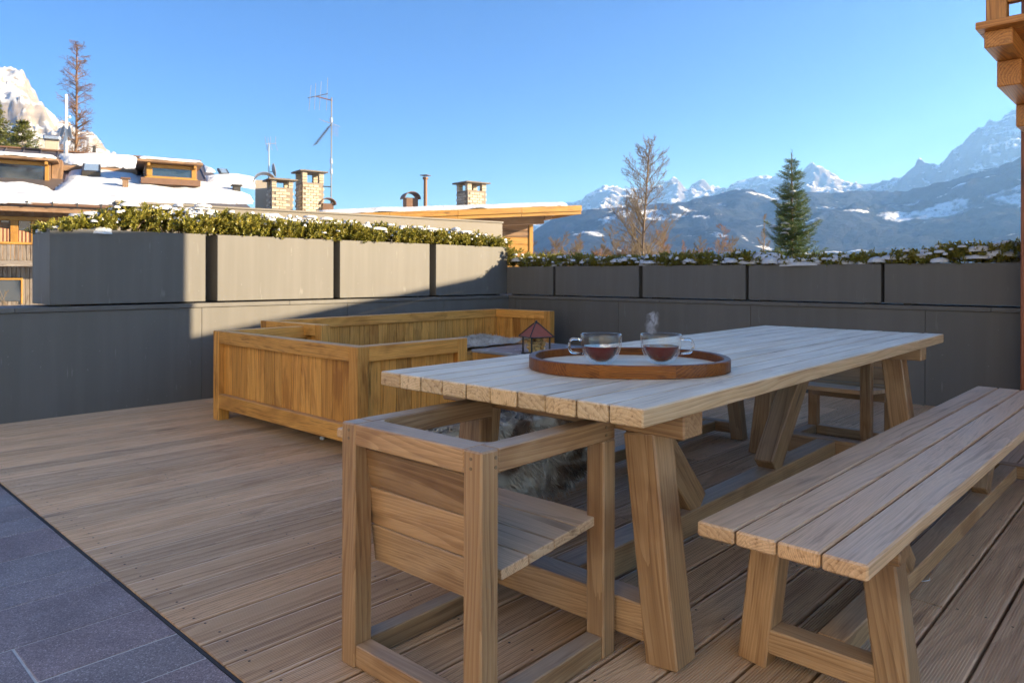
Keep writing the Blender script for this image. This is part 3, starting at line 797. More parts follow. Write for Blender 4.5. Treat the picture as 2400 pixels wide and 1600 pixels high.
tag(obj('steam', mesh('steam', sv, sf), steam_mat(), None, Matrix.Translation(Vector((pc.x, pc.y, TRC.z + .0125 + .126)) - RGT * .022) @ Matrix.Rotation(YAW - pi / 2, 4, 'Z')), 'thin wisp of steam rising from the right cup', 'steam', None, 'stuff')

# ------------------------------------------------------------------ furs
def fur_mat(name, stops, scale):
    mt, t, p = newmat(name); n = N(t)
    tc = n('TexCoord').outputs['Object']
    c = n.ramp(n.noise(tc, scale, 2, .5, .4), stops)
    t.links.new(c, p.inputs['Base Color']); p.inputs['Roughness'].default_value = .75; p.inputs['Sheen Weight'].default_value = .4
    return mt
def fur(name, func, nu, nv, mat, nh, hl_, M, label, cat, lie=(0, 0, 0)):
    """func(u,v) arrays -> points; hair blades are planted over the skin"""
    u, w_ = np.meshgrid(np.linspace(0, 1, nu), np.linspace(0, 1, nv), indexing='ij')
    P = func(u.ravel(), w_.ravel())
    idx = np.arange(nu * nv).reshape(nu, nv)
    F = np.stack([idx[:-1, :-1], idx[1:, :-1], idx[1:, 1:], idx[:-1, 1:]], -1).reshape(-1, 4)
    root = empty(name); root.matrix_world = M
    obj('skin', mesh_np('skin', P, F, True), mat, root)
    hu, hv = RNG.random(nh), RNG.random(nh); e_ = 1e-3
    p0 = func(hu, hv); du = func(np.clip(hu + e_, 0, 1.2), hv) - p0; dv = func(hu, np.clip(hv + e_, 0, 1.2)) - p0
    nn = np.cross(du, dv); nn /= np.linalg.norm(nn, axis=1, keepdims=True) + 1e-12
    nn *= np.where(nn[:, 2:3] < -.2, -1, 1)
    cl = fbm(hu * 9, hv * 9, 2, 2) * 12
    d = nn * .55 + np.stack([np.cos(cl), np.sin(cl), 0 * cl], 1) * .6 + RNG.normal(0, .25, (nh, 3)) + np.array(lie)
    d /= np.linalg.norm(d, axis=1, keepdims=True)
    s = np.cross(d, RNG.normal(0, 1, (nh, 3))); s /= np.linalg.norm(s, axis=1, keepdims=True)
    L = hl_ * RNG.uniform(.6, 1.25, (nh, 1)); w2 = .0014
    V = np.stack([p0 - s * w2, p0 + s * w2, p0 + d * L * .6 + s * w2 * .6 - np.array([0, 0, 1]) * L * .04, p0 + d * L - np.array([0, 0, 1]) * L * .22], 1).reshape(-1, 3)
    tag(obj('hair', mesh_np('hair', V, np.arange(len(V)).reshape(-1, 4)), mat, root), kind='stuff')
    return tag(root, label, cat, 'furs on the seats')
SHEEP = fur_mat('sheep_wool', [(.35, (.55, .48, .40)), (.6, (.74, .70, .64))], 6)
HIDE = fur_mat('brown_white_hide', [(.34, (.06, .035, .02)), (.43, (.22, .14, .09)), (.49, (.66, .60, .52)), (.75, (.76, .72, .66))], 4.2)
DGREY = fur_mat('dark_grey_wool', [(.3, (.045, .045, .055)), (.65, (.14, .14, .165))], 14)
def rag(u, v, k):    # ragged outline
    a = np.arctan2(v - .5, u - .5); r = 1 + .16 * (fbm(np.cos(a) * 1.6 + 5, np.sin(a) * 1.6 + 5, 3, k) - .5)
    return .5 + (u - .5) * r, .5 + (v - .5) * r
def f1(u, v):
    u, v = rag(u, v, 1)
    x = 1.45 + u * 1.15; y = .02 + v * .70
    z = .332 + .055 * fbm(x * 6, y * 6, 3, 1) + .035 * np.clip(u - .45, 0, 1) * fbm(x * 3, y * 3, 2)
    return np.stack([x, y, z], 1)
fur('sheepskin', f1, 60, 40, SHEEP, 14000, .038, LS, 'cream sheepskin on the long sofa seat behind the coffee table', 'sheepskin')
def drape(x0, x1, back, hang, edge=2.050, zt=.4425):
    def fn(u, v):
        u, v = rag(u, v, 2)
        x = x0 + u * (x1 - x0); L = back + hang; s = v * L
        on = s < back
        y = np.where(on, edge + back - s - .012, edge - .016 - .02 * np.sin(np.clip(s - back, 0, 1) * 5 + x * 3))
        z = np.where(on, zt + .012 + .022 * fbm(x * 9, s * 9, 3, 1), zt + .012 - (s - back)) - .018 * np.exp(-((s - back) / .03) ** 2)
        y = y - .02 * fbm(x * 7, s * 5 + 3, 2, 3) * (~on)
        return np.stack([x, y, z], 1)
    return fn
fur('animal_hide', drape(1.93, 2.66, .27, .34), 44, 50, HIDE, 30000, .040, Matrix.Identity(4), 'brown and white animal hide hanging over the side of the far bench', 'hide', (0, -.3, -.5))
fur('animal_hide', drape(1.74, 2.04, .20, .05), 40, 36, SHEEP, 8000, .030, Matrix.Identity(4), 'white fur lying on the near end of the far bench', 'hide')
fur('animal_hide', drape(2.08, 2.56, .20, -.02, 2.075, .462), 34, 34, DGREY, 12000, .030, Matrix.Identity(4), 'dark grey woolly fur folded on the far bench', 'hide')
fur('animal_hide', drape(3.55, 4.15, .26, .16), 34, 34, HIDE, 7000, .024, Matrix.Identity(4), 'brown hide hanging from the far end of the far bench', 'hide', (0, -.2, -.5))

# small things on the deck
v, f = lathe([(0, 0), (.011, .002), (.017, .010), (.015, .020), (.007, .027), (0, .028)], 12)
q = CAM + ray(756, 1031) * (-HC / ray(756, 1031).z)
tag(obj('snow_clump', mesh('snow_clump', [(x * (1 + .2 * sin(3 * y * 90)), y, z + .001) for x, y, z in v], f, True), SNOW, None, Matrix.Translation(q)), 'small white snow clump on the deck at the foot of the near sofa', 'snow')
q0 = CAM + ray(2160, 1361) * (-HC / ray(2160, 1361).z)
v, f = tube([q0 + Vector(d) for d in ((-.05, .02, .004), (-.02, .006, .004), (.0, -.012, .0045), (.012, -.022, .006), (.018, -.020, .010))], .0018, 5)
tag(obj('wire_hook', mesh('wire_hook', v, f, True), plain('white_plastic', (.7, .7, .7), .4)), 'short bent white wire lying on the deck beside the bench', 'wire')

# ------------------------------------------------------------------ house at the right, behind the camera
hs = tag(empty('timber_house', (6.35, .70, 0)), 'timber house with orange balcony and red-brown corner post at the right edge', 'house')
def hb(name, lo, hi, mat, b=.004, axis=None, parent=None):
    o_ = Vector((6.35, .70, 0)); return box(parent or hs, name, Vector(lo) - o_, Vector(hi) - o_, mat, b, axis)
hb('corner_post', (6.30, .71, -.1), (6.50, .907, 3.40), REDW, .006, 2)
for i in range(17):
    z = -.05 + i * .206
    hb('wall_log', (6.352 + .002 * (i % 2), -9.0, z), (6.62, .7095, z + .203), REDW if i % 3 else ORANGEW, .012, 1)
def prism(name, tri, x0, x1, mat, parent):   # tri in (V,z), extruded along U
    n = len(tri); v = [(x0, a, b) for a, b in tri] + [(x1, a, b) for a, b in tri]
    f = [tuple(range(n)), tuple(range(n, 2 * n))[::-1]] + [(i, i + n, (i + 1) % n + n, (i + 1) % n) for i in range(n)]
    me = mesh(name, [Vector(q) - Vector((6.35, .70, 0)) for q in v], f); return obj(name, me, mat, parent)
prism('shading_gable', [(.70, 3.452), (-9.0, 3.452), (-9.0, 4.7), (-2.4, 4.55), (.70, 3.47)], 6.36, 6.60, ORANGEW, hs)  # unseen wall top, sloped to set where the terrace shadow ends
prism('shading_storey', [(-2.1, 3.0), (-9.0, 3.0), (-9.0, 4.6), (-2.1, 4.45)], 6.62, 8.4, REDW, hs)  # unseen block added to keep the sun off the terrace
# unseen wing added to cast the slanting wall shadow; roof lies in its plane
def zpl(U, V): return .494 + .15 * (U - 2.34) + .2705 * (6.03 - V)
wv_ = [(7.12, .5), (13.5, .5), (13.5, -4.0), (7.12, -4.0)]
v = [(a, b, -2.0) for a, b in wv_] + [(a, b, zpl(a, b) - .12) for a, b in wv_]
f = [(0, 1, 5, 4), (1, 2, 6, 5), (2, 3, 7, 6), (3, 0, 4, 7), (0, 3, 2, 1), (4, 5, 6, 7)]
obj('shading_wing_wall', mesh('shading_wing_wall', [Vector(q) - Vector((6.35, .70, 0)) for q in v], f), CREAM, hs)
wr_ = [(6.95, .56), (13.8, .56), (13.8, -4.2), (6.95, -4.2)]
v = [(a, b, zpl(a, b) - .115) for a, b in wr_] + [(a, b, zpl(a, b)) for a, b in wr_]
obj('shading_wing_roof', mesh('shading_wing_roof', [Vector(q) - Vector((6.35, .70, 0)) for q in v], f), SLATE, hs)
# balcony
balc = hb('balcony_beam', (4.97, .755, 2.372), (6.35, .895, 2.470), ORANGEW, .006)
hb('corbel', (5.32, .765, 2.212), (6.35, .890, 2.371), ORANGEW, .006)
hb('corbel', (5.95, .770, 2.06), (6.35, .885, 2.211), ORANGEW, .006)
for k in range(1, 5):
    hb('balcony_beam', (4.97, .755 - k * 1.1, 2.372), (6.35, .895 - k * 1.1, 2.470), ORANGEW, .006)
for k in range(12):
    hb('floor_plank', (4.90 + k * .1205, -4.6, 2.471), (4.90 + k * .1205 + .118, .925, 2.512), ORANGEW, .003, 1)
for k in range(4):
    hb('rail_post', (4.96, .785 - k * 1.5, 2.513), (5.06, .885 - k * 1.5, 3.42), ORANGEW, .005, 2)
hb('bottom_rail', (4.985, -4.5, 2.62), (5.045, .784, 2.74), ORANGEW, .004, 1)
hb('hand_rail', (4.95, -4.6, 3.421), (5.07, .90, 3.48), ORANGEW, .004, 1)
hb('rail_board', (5.0, -4.5, 2.745), (5.025, .784, 3.42), REDW, .002, 1)

# unseen plastered house added behind the camera to bounce sunlight onto the terrace
WPL = plain('white_plaster', (.50, .495, .49), .9, nscale=2, namt=.08)
ph = tag(empty('reflector_house', (-5.2, 1.5, 0)), 'added pale plastered house behind the viewer, reflecting sun onto the terrace', 'house')
box(ph, 'wall', (-6.0, -8.5, -4.0), (0, 3.6, 8.6), WPL, .01, 1)
box(ph, 'roof', (-6.6, -9.1, 8.601), (.7, 4.2, 8.85), BROWNW, .02, 1)
for k in range(3):
    y = -6.3 + k * 4.2
    w_ = box(ph, 'window', (.001, y - .5, 2.9), (.03, y + .5, 4.2), GLASSW, .002, 2)
    for a, b in ((y - .62, y - .5), (y + .5, y + .62)): box(ph, 'window_frame', (.001, a, 2.8), (.06, b, 4.3), BROWNW, .004, 2)
    box(ph, 'window_sill', (.001, y - .7, 2.70), (.14, y + .7, 2.799), BROWNW, .004, 1)

# ------------------------------------------------------------------ neighbouring terrace wall and low building
nw = tag(empty('terrace_wall', (2.4, 7.39, 0), radians(-11.2)), 'plain beige rendered wall standing behind the tall planters', 'wall')
box(nw, 'wall_slab', (0, 0, -1.5), (4.43, .22, 1.715), BEIGE, .004)
box(nw, 'cap', (-.01, -.012, 1.7155), (4.442, .232, 1.737), BEIGE, .003)

class Frame:
    """local frame: s to the right, t away from the camera, z up; px() meets the plane t = const"""
    def __init__(s, O, a):
        s.O = Vector((O.x, O.y, 0)); s.A = (RGT * cos(a) + FWD * sin(a)); s.B = (-RGT * sin(a) + FWD * cos(a))
        s.M = Matrix((s.A, s.B, UPV)).transposed().to_4x4(); s.M.translation = s.O
    def px(s, x, y, t):
        d = ray(x, y); o = CAM - s.O
        k = (t - o.dot(s.B)) / d.dot(s.B); p = o + d * k
        return p.dot(s.A), p.z
    def root(s, name):
        e_ = empty(name); e_.matrix_world = s.M; return e_
    def rect(s, x0, y0, x1, y1, t):
        xm, ym = (x0 + x1) / 2, (y0 + y1) / 2
        return s.px(x0, ym, t)[0], s.px(x1, ym, t)[0], s.px(xm, y1, t)[1], s.px(xm, y0, t)[1]
    def local(s, p):
        d = Vector(p) - s.O; return Vector((d.dot(s.A), d.dot(s.B), d.z))
def fb(fr, root, name, x0, y0, x1, y1, t, th, mat, b=.006, axis=None):
    a, b_, z0, z1 = fr.rect(x0, y0, x1, y1, t)
    return box(root, name, (a, t, z0), (b_, t + th, z1), mat, b, axis)
def snow_poly(name, poly, zf, T, soft, nx=70, ny=40, parent=None, lump=.25):
    poly = np.array(poly, float); lo, hi = poly.min(0), poly.max(0)
    X, Y = np.meshgrid(np.linspace(lo[0], hi[0], nx), np.linspace(lo[1], hi[1], ny), indexing='ij')
    ins = np.zeros(X.shape, bool); D = np.full(X.shape, 1e9); n = len(poly)
    for i in range(n):
        (x0, y0), (x1, y1) = poly[i], poly[(i + 1) % n]
        c = ((y0 > Y) != (y1 > Y)) & (X < (x1 - x0) * (Y - y0) / (y1 - y0 + 1e-12) + x0); ins ^= c
        dx, dy = x1 - x0, y1 - y0; t_ = np.clip(((X - x0) * dx + (Y - y0) * dy) / (dx * dx + dy * dy + 1e-12), 0, 1)
        D = np.minimum(D, np.hypot(X - x0 - t_ * dx, Y - y0 - t_ * dy))
    sd = np.where(ins, D, -D) + soft * .5 * (fbm(X * 2.2, Y * 2.2, 3, 1) - .5)
    th = T * np.sqrt(np.clip(sd / soft, 0, 1)) * (1 + lump * 2 * (fbm(X * 1.1, Y * 1.1, 3, 2) - .5))
    Z = zf(X, Y) + np.where(sd > 0, th, 0)
    V = np.stack([X, Y, Z], -1).reshape(-1, 3); idx = np.arange(nx * ny).reshape(nx, ny)
    keep = (sd[:-1, :-1] > 0) | (sd[1:, 1:] > 0) | (sd[1:, :-1] > 0) | (sd[:-1, 1:] > 0)
    F = np.stack([idx[:-1, :-1], idx[1:, :-1], idx[1:, 1:], idx[:-1, 1:]], -1)[keep]
    return obj(name, mesh_np(name, V, F, True), SNOW, parent)

bw_me = {}
def chimney(root, fr, p, th, w, z0, z1, zc, hole=True, brick=True):
    """p world centre; th rotation; brick shaft z0..z1, pillars to zc, slab cap"""
    X = RGT * cos(th) + FWD * sin(th); Y = -RGT * sin(th) + FWD * cos(th)
    Mw = Matrix((X, Y, UPV)).transposed().to_4x4(); Mw.translation = Vector((p.x, p.y, z0))
    h = z1 - z0; hw_ = w / 2 - .006
    vf = boxvf((-hw_, -hw_, 0), (hw_, hw_, h))
    c = obj('chimney', mesh('chimney', *vf), MORTAR if brick else CREAM, root, fr.M.inverted() @ Mw)
    if brick:
        bl, bh, g = .125, .052, .008
        rows = int(h / (bh + g)); nb = max(3, int(round(w / (bl + g)))); bl = w / nb - g
        for r_ in range(rows):
            for side in range(4):
                for k in range(nb):
                    x = -w / 2 + (k + .5 * (1 + (r_ + side) % 2) ) * (w / nb)
                    if x > w / 2 - bl * .55: continue
                    M = Matrix.Rotation(side * pi / 2, 4, 'Z') @ Matrix.Translation((x, -w / 2 + .006 + random.uniform(-.002, .002), g + r_ * (bh + g) + bh / 2))
                    obj('brick', chbox(bl, .03, bh, .003, BRICK), None, c, M)
    pw_ = w * .22; ph = zc - z1
    for sx in (-1, 1):
        for sy in (-1, 1):
            if brick:
                k = max(1, int(round(ph / .06))); bh = ph / k
                for r_ in range(k):
                    o_ = bar(c, 'pillar_brick', (sx * (w / 2 - pw_ / 2) - pw_ / 2, sy * (w / 2 - pw_ / 2), h + (r_ + .5) * bh), (sx * (w / 2 - pw_ / 2) + pw_ / 2, sy * (w / 2 - pw_ / 2), h + (r_ + .5) * bh), pw_, bh - .006, BRICK, b=.003)
            else:
                box(c, 'pillar', (sx * (w / 2) - (pw_ if sx > 0 else 0), sy * (w / 2) - (pw_ if sy > 0 else 0), h), (sx * (w / 2) + (pw_ if sx < 0 else 0), sy * (w / 2) + (pw_ if sy < 0 else 0), h + ph), BRICK, .003)
    cw = w / 2 + .075
    for k in range(3):
        y0 = -cw + k * 2 * cw / 3
        box(c, 'cap_slab', (-cw, y0 + .003, h + ph + .0), (cw, y0 + 2 * cw / 3 - .003, h + ph + .028 + .004 * k), GREYW, .004, 0)
    box(c, 'cap_slab', (-cw * .62, -cw * .5, h + ph + .040), (cw * .62, cw * .5, h + ph + .055), GREYW, .004, 0)
    return c
def barrel(root, fr, p, th, w, d, z0, z1, rad, mat, cmat):
    """sheet metal vent box with a half-round cowl"""
    X = RGT * cos(th) + FWD * sin(th); Y = -RGT * sin(th) + FWD * cos(th)
    Mw = Matrix((X, Y, UPV)).transposed().to_4x4(); Mw.translation = Vector((p.x, p.y, z0))
    c = obj('roof_vent', mesh('roof_vent', *boxvf((-w / 2, -d / 2, 0), (w / 2, d / 2, z1 - z0))), mat, root, fr.M.inverted() @ Mw)
    v, f = [], []; n = 12; R = rad; hh = z1 - z0
    for y in (-d / 2 - .04, d / 2 + .04):
        for rr in (R, R - .018):
            for i in range(n + 1):
                a = pi * i / n; v.append((rr * cos(a), y, hh - .02 + rr * sin(a) * .85))
    m_ = n + 1
    for i in range(n):
        f += [(i, i + 1, 2 * m_ + i + 1, 2 * m_ + i), (m_ + i + 1, m_ + i, 3 * m_ + i, 3 * m_ + i + 1), (i + 1, i, m_ + i, m_ + i + 1), (2 * m_ + i, 2 * m_ + i + 1, 3 * m_ + i + 1, 3 * m_ + i)]
    obj('cowl', mesh('cowl', v, f), cmat, c)
    return c

# low building with the snowy roof: its front verge rises gently to the right
F2 = Frame(at(812, 645, 14.4), radians(20)); lh = F2.root('low_house')
sL, zL = F2.px(812, 500.5, 0); sR, zR = F2.px(1364, 481, 0); s0 = F2.px(560, 505, 0)[0]
zF = lambda q: zL + (zR - zL) * (q - sL) / (sR - sL)
def lbar(name, a, b, t0, t1, d0, d1, mat, b_=.004):
    """board running along the verge between depths t0..t1, d0..d1 below the roof line"""
    tm, dm = (t0 + t1) / 2, (d0 + d1) / 2
    return bar(lh, name, (a, tm, zF(a) - dm), (b, tm, zF(b) - dm), t1 - t0, d1 - d0, mat, b=b_)
lbar('roof_deck', s0, sR - .02, .062, 7.0, .012, .10, BROWNW)
for k in range(5):
    a = s0 + (sR - s0) * k / 5; b = s0 + (sR - s0) * (k + 1) / 5
    lbar('fascia_board', a + .002, b - .002, 0, .029, 0, .125, GOLDW); lbar('fascia_board', a + .002, b - .002, .031, .060, .127, .20, GOLDW)
bar(lh, 'side_board', (sR - .007, .064, zR - .095), (sR - .007, 7.0, zR - .095), .026, .19, GOLDW, b=.004)
for k in range(14):
    a = .065 + k * .105
    lbar('soffit_board', s0, sR - .03, a, a + .101, .1005, .122, BROWNW, .002)
twall = 1.35
aw, bw, zb, ztp = F2.rect(1150, 505, 1249, 600, twall)
for k in range(14):
    z = zF(bw) - .30 - (k + 1) * .165
    box(lh, 'wall_plank', (aw - 5.0, twall, z + .002), (bw - .03, twall + .10, z + .163), GOLDW if k > 1 else BROWNW, .006, 0)
lbar('wall_plate', aw - 5.0, bw - .001, twall - .01, twall + .11, .1225, .30, BROWNW, .006)
box(lh, 'corner_post', (bw - .10, twall - .02, -3.0), (bw, twall + .16, zF(bw) - .302), GOLDW, .006, 2)
a2, b2, z0, z1 = F2.rect(1150, 508, 1292, 532, .75)
lbar('bracket_beam', a2 - 1.0, b2 - .2, .70, .88, .1225, .34, BROWNW, .008)
lbar('bracket_beam', b2 - .199, b2, .70, .88, .1225, .25, BROWNW, .02)
tag(lh, 'low building with golden eaves board and snow on its flat roof', 'house')
sn = [(F2.px(745, 490, .25)[0], .14), (F2.px(1335, 480, .25)[0], .14), (sR - .22, 3.2), (sR - .22, 6.6), (s0 + .6, 6.6), (s0 + .7, 2.0)]
snow_poly('roof_snow', sn, lambda x, y: zL + (zR - zL) * (x - sL) / (sR - sL) - .011 + 0 * y, .135, .16, 90, 50, lh, .18)
for (x0, xm, x1, yt, yb, yc, D, nm) in ((622, 648, 690, 441, 505, 424, 15.3, 1), (690, 719, 761, 430, 505, 405, 15.9, 1), (1069, 1098, 1140, 448, 490, 431, 16.4, 1)):
    wl = (xm - x0) / FPX * D; wr = (x1 - xm) / FPX * D; w = math.hypot(wl, wr); th = atan2(wl, wr)
    pc_ = at((x0 + x1) / 2, 470, D + .1)
    chimney(lh, F2, pc_, th, w, at(xm, yb, D).z, at(xm, yt, D).z, at(xm, yc, D).z)
cmt = barrel(lh, F2, at(620, 440, 16.6), .35, .40, .42, at(620, 500, 16.6).z, at(620, 425, 16.6).z, .245, CREAM, METAL)
barrel(lh, F2, at(767, 480, 15.2), .45, .22, .22, at(767, 500, 15.2).z, at(767, 478, 15.2).z, .165, COPPER, COPPER)
barrel(lh, F2, at(962, 470, 15.8), .45, .26, .26, at(962, 490, 15.8).z, at(962, 465, 15.8).z, .185, COPPER, COPPER)
pp = F2.local(at(997, 482, 15.7)); zt_ = at(997, 418, 15.7).z
v, f = lathe([(.040, pp.z - .15), (.040, zt_ - .03), (.062, zt_ - .02), (.062, zt_ + .02), (.05, zt_ + .025)], 12, True)
vp_ = obj('vent_pipe', mesh('vent_pipe', [(a + pp.x, b + pp.y, c) for a, b, c in v], f), COPPER, lh)
v, f = lathe([(.13, zt_ + .055), (.12, zt_ + .068), (.0, zt_ + .075)], 4, True); obj('rain_cap', mesh('rain_cap', [(a + pp.x, b + pp.y, c) for a, b, c in v], f), COPPER, vp_)

def tpart(root, name, pts, r, mat, n=5):
    v, f = tube(pts, r, n); return obj(name, mesh(name, v, f), mat, root)
# tall aerial
ANT = plain('dull_aluminium', (.20, .19, .18), .6, .3)
D = 15.3; P = lambda x, y, d=D: at(x, y, d)
ant = tag(empty('antenna_mast', P(776, 493)), 'tall roof aerial with vertical rods and a slanting yagi boom', 'antenna')
o_ = Vector(ant.location); Q = lambda x, y, d=D: P(x, y, d) - o_
tpart(ant, 'mast', [Q(776, 495), Q(777, 229)], .013, ANT, 8)
tpart(ant, 'arm', [Q(779, 236), Q(741, 226)], .012, plain('rusted_bracket', (.35, .16, .09), .7))
tpart(ant, 'boom', [Q(722, 230, D - .35), Q(768, 220, D + .35)], .009, DARKM)
for (a, b, c, d, k) in ((729, 200, 724, 260, -.3), (740, 195, 737, 257, -.12), (753, 191, 748, 258, .08), (768, 182, 765, 259, .33)):
    tpart(ant, 'element', [Q(a, b, D + k), Q(c, d, D + k)], .0065, METAL)
bm1, bm2 = Q(739, 339, D - .25), Q(781, 285, D + .2)
tpart(ant, 'yagi_boom', [bm1, bm2], .008, DARKM)
dr = (bm2 - bm1)
for i in range(11):
    c = bm1 + dr * (i / 13.0); tpart(ant, 'yagi_element', [c - RGT * .055 - UPV * .02, c + RGT * .055 + UPV * .02], .0075, METAL)
for i in range(5):
    a = Q(750 + i * 9, 279 + i * 3, D + .05 - .05 * i); tpart(ant, 'reflector_rod', [a + RGT * -.02, a + RGT * .03 + FWD * .3], .005, METAL)
    a = Q(786 + (i - 2) * 3, 293 + i, D); tpart(ant, 'reflector_rod', [a, a - UPV * .22], .004, METAL)
for y in (282, 378, 402): tpart(ant, 'clamp', [Q(776, y - 6), Q(776.5, y + 6)], .03, METAL, 8)
tpart(ant, 'wall_bracket', [Q(776, 438), Q(757, 437, 15.6)], .012, DARKM)
# small aerial with dish
a2_ = tag(empty('antenna_mast', P(630, 420, 16.6)), 'small aerial with curled rods and a dish behind the brick chimneys', 'antenna')
o_ = Vector(a2_.location); Q = lambda x, y, d=16.6: P(x, y, d) - o_
tpart(a2_, 'mast', [Q(630, 425), Q(630, 335)], .014, METAL, 8)
tpart(a2_, 'boom', [Q(622, 338, 16.5), Q(648, 336, 16.8)], .008, METAL)
for (xa, ya, xb, yb, xc, yc) in ((621, 320, 623, 335, 628, 355), (634, 320, 634, 340, 638, 352), (646, 320, 645, 338, 651, 353), (628, 322, 630, 340, 624, 352)):
    tpart(a2_, 'element', [Q(xa, ya), Q(xb, yb), Q(xc, yc)], .006, METAL)
def dish(root, c, nrm, r, mat):
    v, f = [], []; nrm = Vector(nrm).normalized(); u = nrm.cross(UPV).normalized(); w = nrm.cross(u); n = 18
    rings = 5
    for k in range(2):
        for j in range(rings + 1):
            q = r * j / rings
            for i in range(n):
                a = 2 * pi * i / n; v.append(c + u * (q * cos(a)) + w * (q * sin(a)) + nrm * (q * q / r * .28 - k * .012))
    m_ = (rings + 1) * n
    for k in range(2):
        for j in range(rings):
            for i in range(n):
                q = (k * m_ + j * n + i, k * m_ + j * n + (i + 1) % n, k * m_ + (j + 1) * n + (i + 1) % n, k * m_ + (j + 1) * n + i)
                f.append(q if k == 0 else q[::-1])
    for i in range(n): f.append((rings * n + i, rings * n + (i + 1) % n, m_ + rings * n + (i + 1) % n, m_ + rings * n + i))
    return obj('dish', mesh('dish', v, f), mat, root)
DISHM = plain('dish_grey', (.30, .29, .28), .5)
dish(a2_, Q(639, 399, 16.5), RGT * .9 + FWD * .45 + UPV * .2, .155, DISHM)
tpart(a2_, 'dish_arm', [Q(639, 402, 16.5), Q(630, 404)], .012, METAL)

# ------------------------------------------------------------------ chalet on the left
F1 = Frame(at(0, 645, 24.0), atan2(.486, .874)); ch = F1.root('chalet')
zE = F1.px(200, 479, 0)[1]; TR_ = 8.0; zRg = F1.px(200, 360, TR_)[1]; slope = (zRg - zE) / TR_
rz_ = lambda t: zE + slope * t
def onroof(x, y):
    d = ray(x, y); o = CAM - F1.O; n_ = F1.B * slope - UPV
    # plane z = zE + slope*t
    k = -((o.dot(F1.B)) * slope - o.z + zE) / (d.dot(F1.B) * slope - d.z); p = o + d * k
    return p.dot(F1.A), p.dot(F1.B)
sl_, sr_, se_ = -9.0, F1.px(471, 376, TR_)[0], F1.px(597, 470, 0)[0]
v = [(sl_, 0, zE), (se_, 0, zE), (sr_, TR_, rz_(TR_)), (sl_, TR_, rz_(TR_)), (sl_, TR_ * 2, zE - 1), (se_ + 2, TR_ * 2, zE - 1)]
v += [(a, b, c - .16) for a, b, c in v]
f = [(0, 1, 2, 3), (3, 2, 5, 4), (1, 5, 2), (0, 6, 7, 1), (1, 7, 11, 5), (0, 3, 4, 10, 6), (6, 10, 11, 7)]
rf = obj('roof', mesh('roof', v, f), SLATE, ch)
# standing seams of the sheet roof
for k in range(26):
    s = sl_ + .3 + k * .62
    if s > sr_ + .1: break
    bar(rf, 'roof_seam', (s, 4.6, rz_(4.6) + .012), (s, TR_ - .02, rz_(TR_) + .012), .03, .05, SLATE, b=.004)
bar(rf, 'ridge_cap', (sl_, TR_, rz_(TR_) + .03), (sr_, TR_, rz_(TR_) + .03), .22, .07, COPPER, b=.01)
for i, poly in enumerate([
    [(-60, 430), (60, 432), (110, 440), (125, 452), (150, 430), (165, 405), (200, 398), (240, 398), (290, 405), (330, 420), (400, 428), (470, 432), (520, 440), (560, 450), (588, 462), (590, 477), (540, 477), (470, 476), (400, 477), (315, 478), (306, 479), (200, 478), (100, 476), (-60, 474)],
    [(138, 365), (200, 363), (270, 366), (321, 371), (321, 394), (290, 395), (230, 391), (170, 387), (150, 380)],
    [(484, 414), (520, 408), (560, 410), (597, 418), (597, 444), (560, 438), (486, 434)],
    [(478, 388), (497, 396), (506, 404), (482, 404)]]):
    q = [onroof(*p_) for p_ in poly]
    snow_poly('roof_snow', q, lambda x, y: zE + slope * y + .004, (.18, .16, .11, .09)[i], (.34, .3, .3, .2)[i], 120 if i == 0 else 60, 60 if i == 0 else 34, rf, .55)
# gutters and eaves
bar(ch, 'gutter', (sl_, -.09, zE - .07), (F1.px(312, 480, -.09)[0], -.09, zE - .07), .13, .10, COPPER, b=.03)
bar(ch, 'gutter', (F1.px(316, 470, -.16)[0], -.16, zE + .02), (se_, -.16, zE - .03), .12, .10, COPPER, b=.03)
for k in range(22):
    s = sl_ + .4 + k * .72
    if s < se_: box(ch, 'gutter_hook', (s - .02, -.165, zE - .13), (s + .02, -.02, zE + .03), DARKM, .002)
box(ch, 'eaves_board', (sl_, -.02, zE - .33), (se_, .06, zE - .165), BROWNW, .01, 0)
# facade: dark upper boards, beams, posts, balcony
tw = .9
a, b, z0, z1 = F1.rect(-200, 487, 600, 513, tw)
nb = 60; wv2 = (se_ - .6 - sl_) / nb
parts = [boxvf((sl_ + k * wv2 + .008, tw - random.uniform(0, .012), z0), (sl_ + (k + 1) * wv2 - .008, tw + .1, zE - .1)) for k in range(nb)]
tag(obj('wall_boards', mesh('wall_boards', *joinbm(parts)), BROWNW, ch), kind='stuff')
box(ch, 'beam', (sl_, tw - .10, z0 - .14), (se_ - .6, tw + .1, z0 - .002), GOLDW, .01, 0)
zb = z0 - .14
box(ch, 'wall', (sl_, tw + .06, zb - 8.0), (se_ - .6, tw + 6.5, zE - .12), BROWNW, .01, 0)
zfl = F1.px(40, 612, -.2)[1]
for x0, x1 in ((24, 42), (73, 80), (92, 99), (-30, -12), (-80, -70), (140, 150), (200, 212)):
    a, b, _, _ = F1.rect(x0, 520, x1, 540, tw - .09)
    box(ch, 'post', (a, tw - .09, zfl), (b, tw + .05, zb - .002), GOLDW, .008, 2)
w_ = fb(F1, ch, 'window', 44, 517, 72, 540, tw + .03, .028, GLASSW)
w_ = fb(F1, ch, 'window', 2, 516, 22, 522, tw + .03, .028, GLASSW)
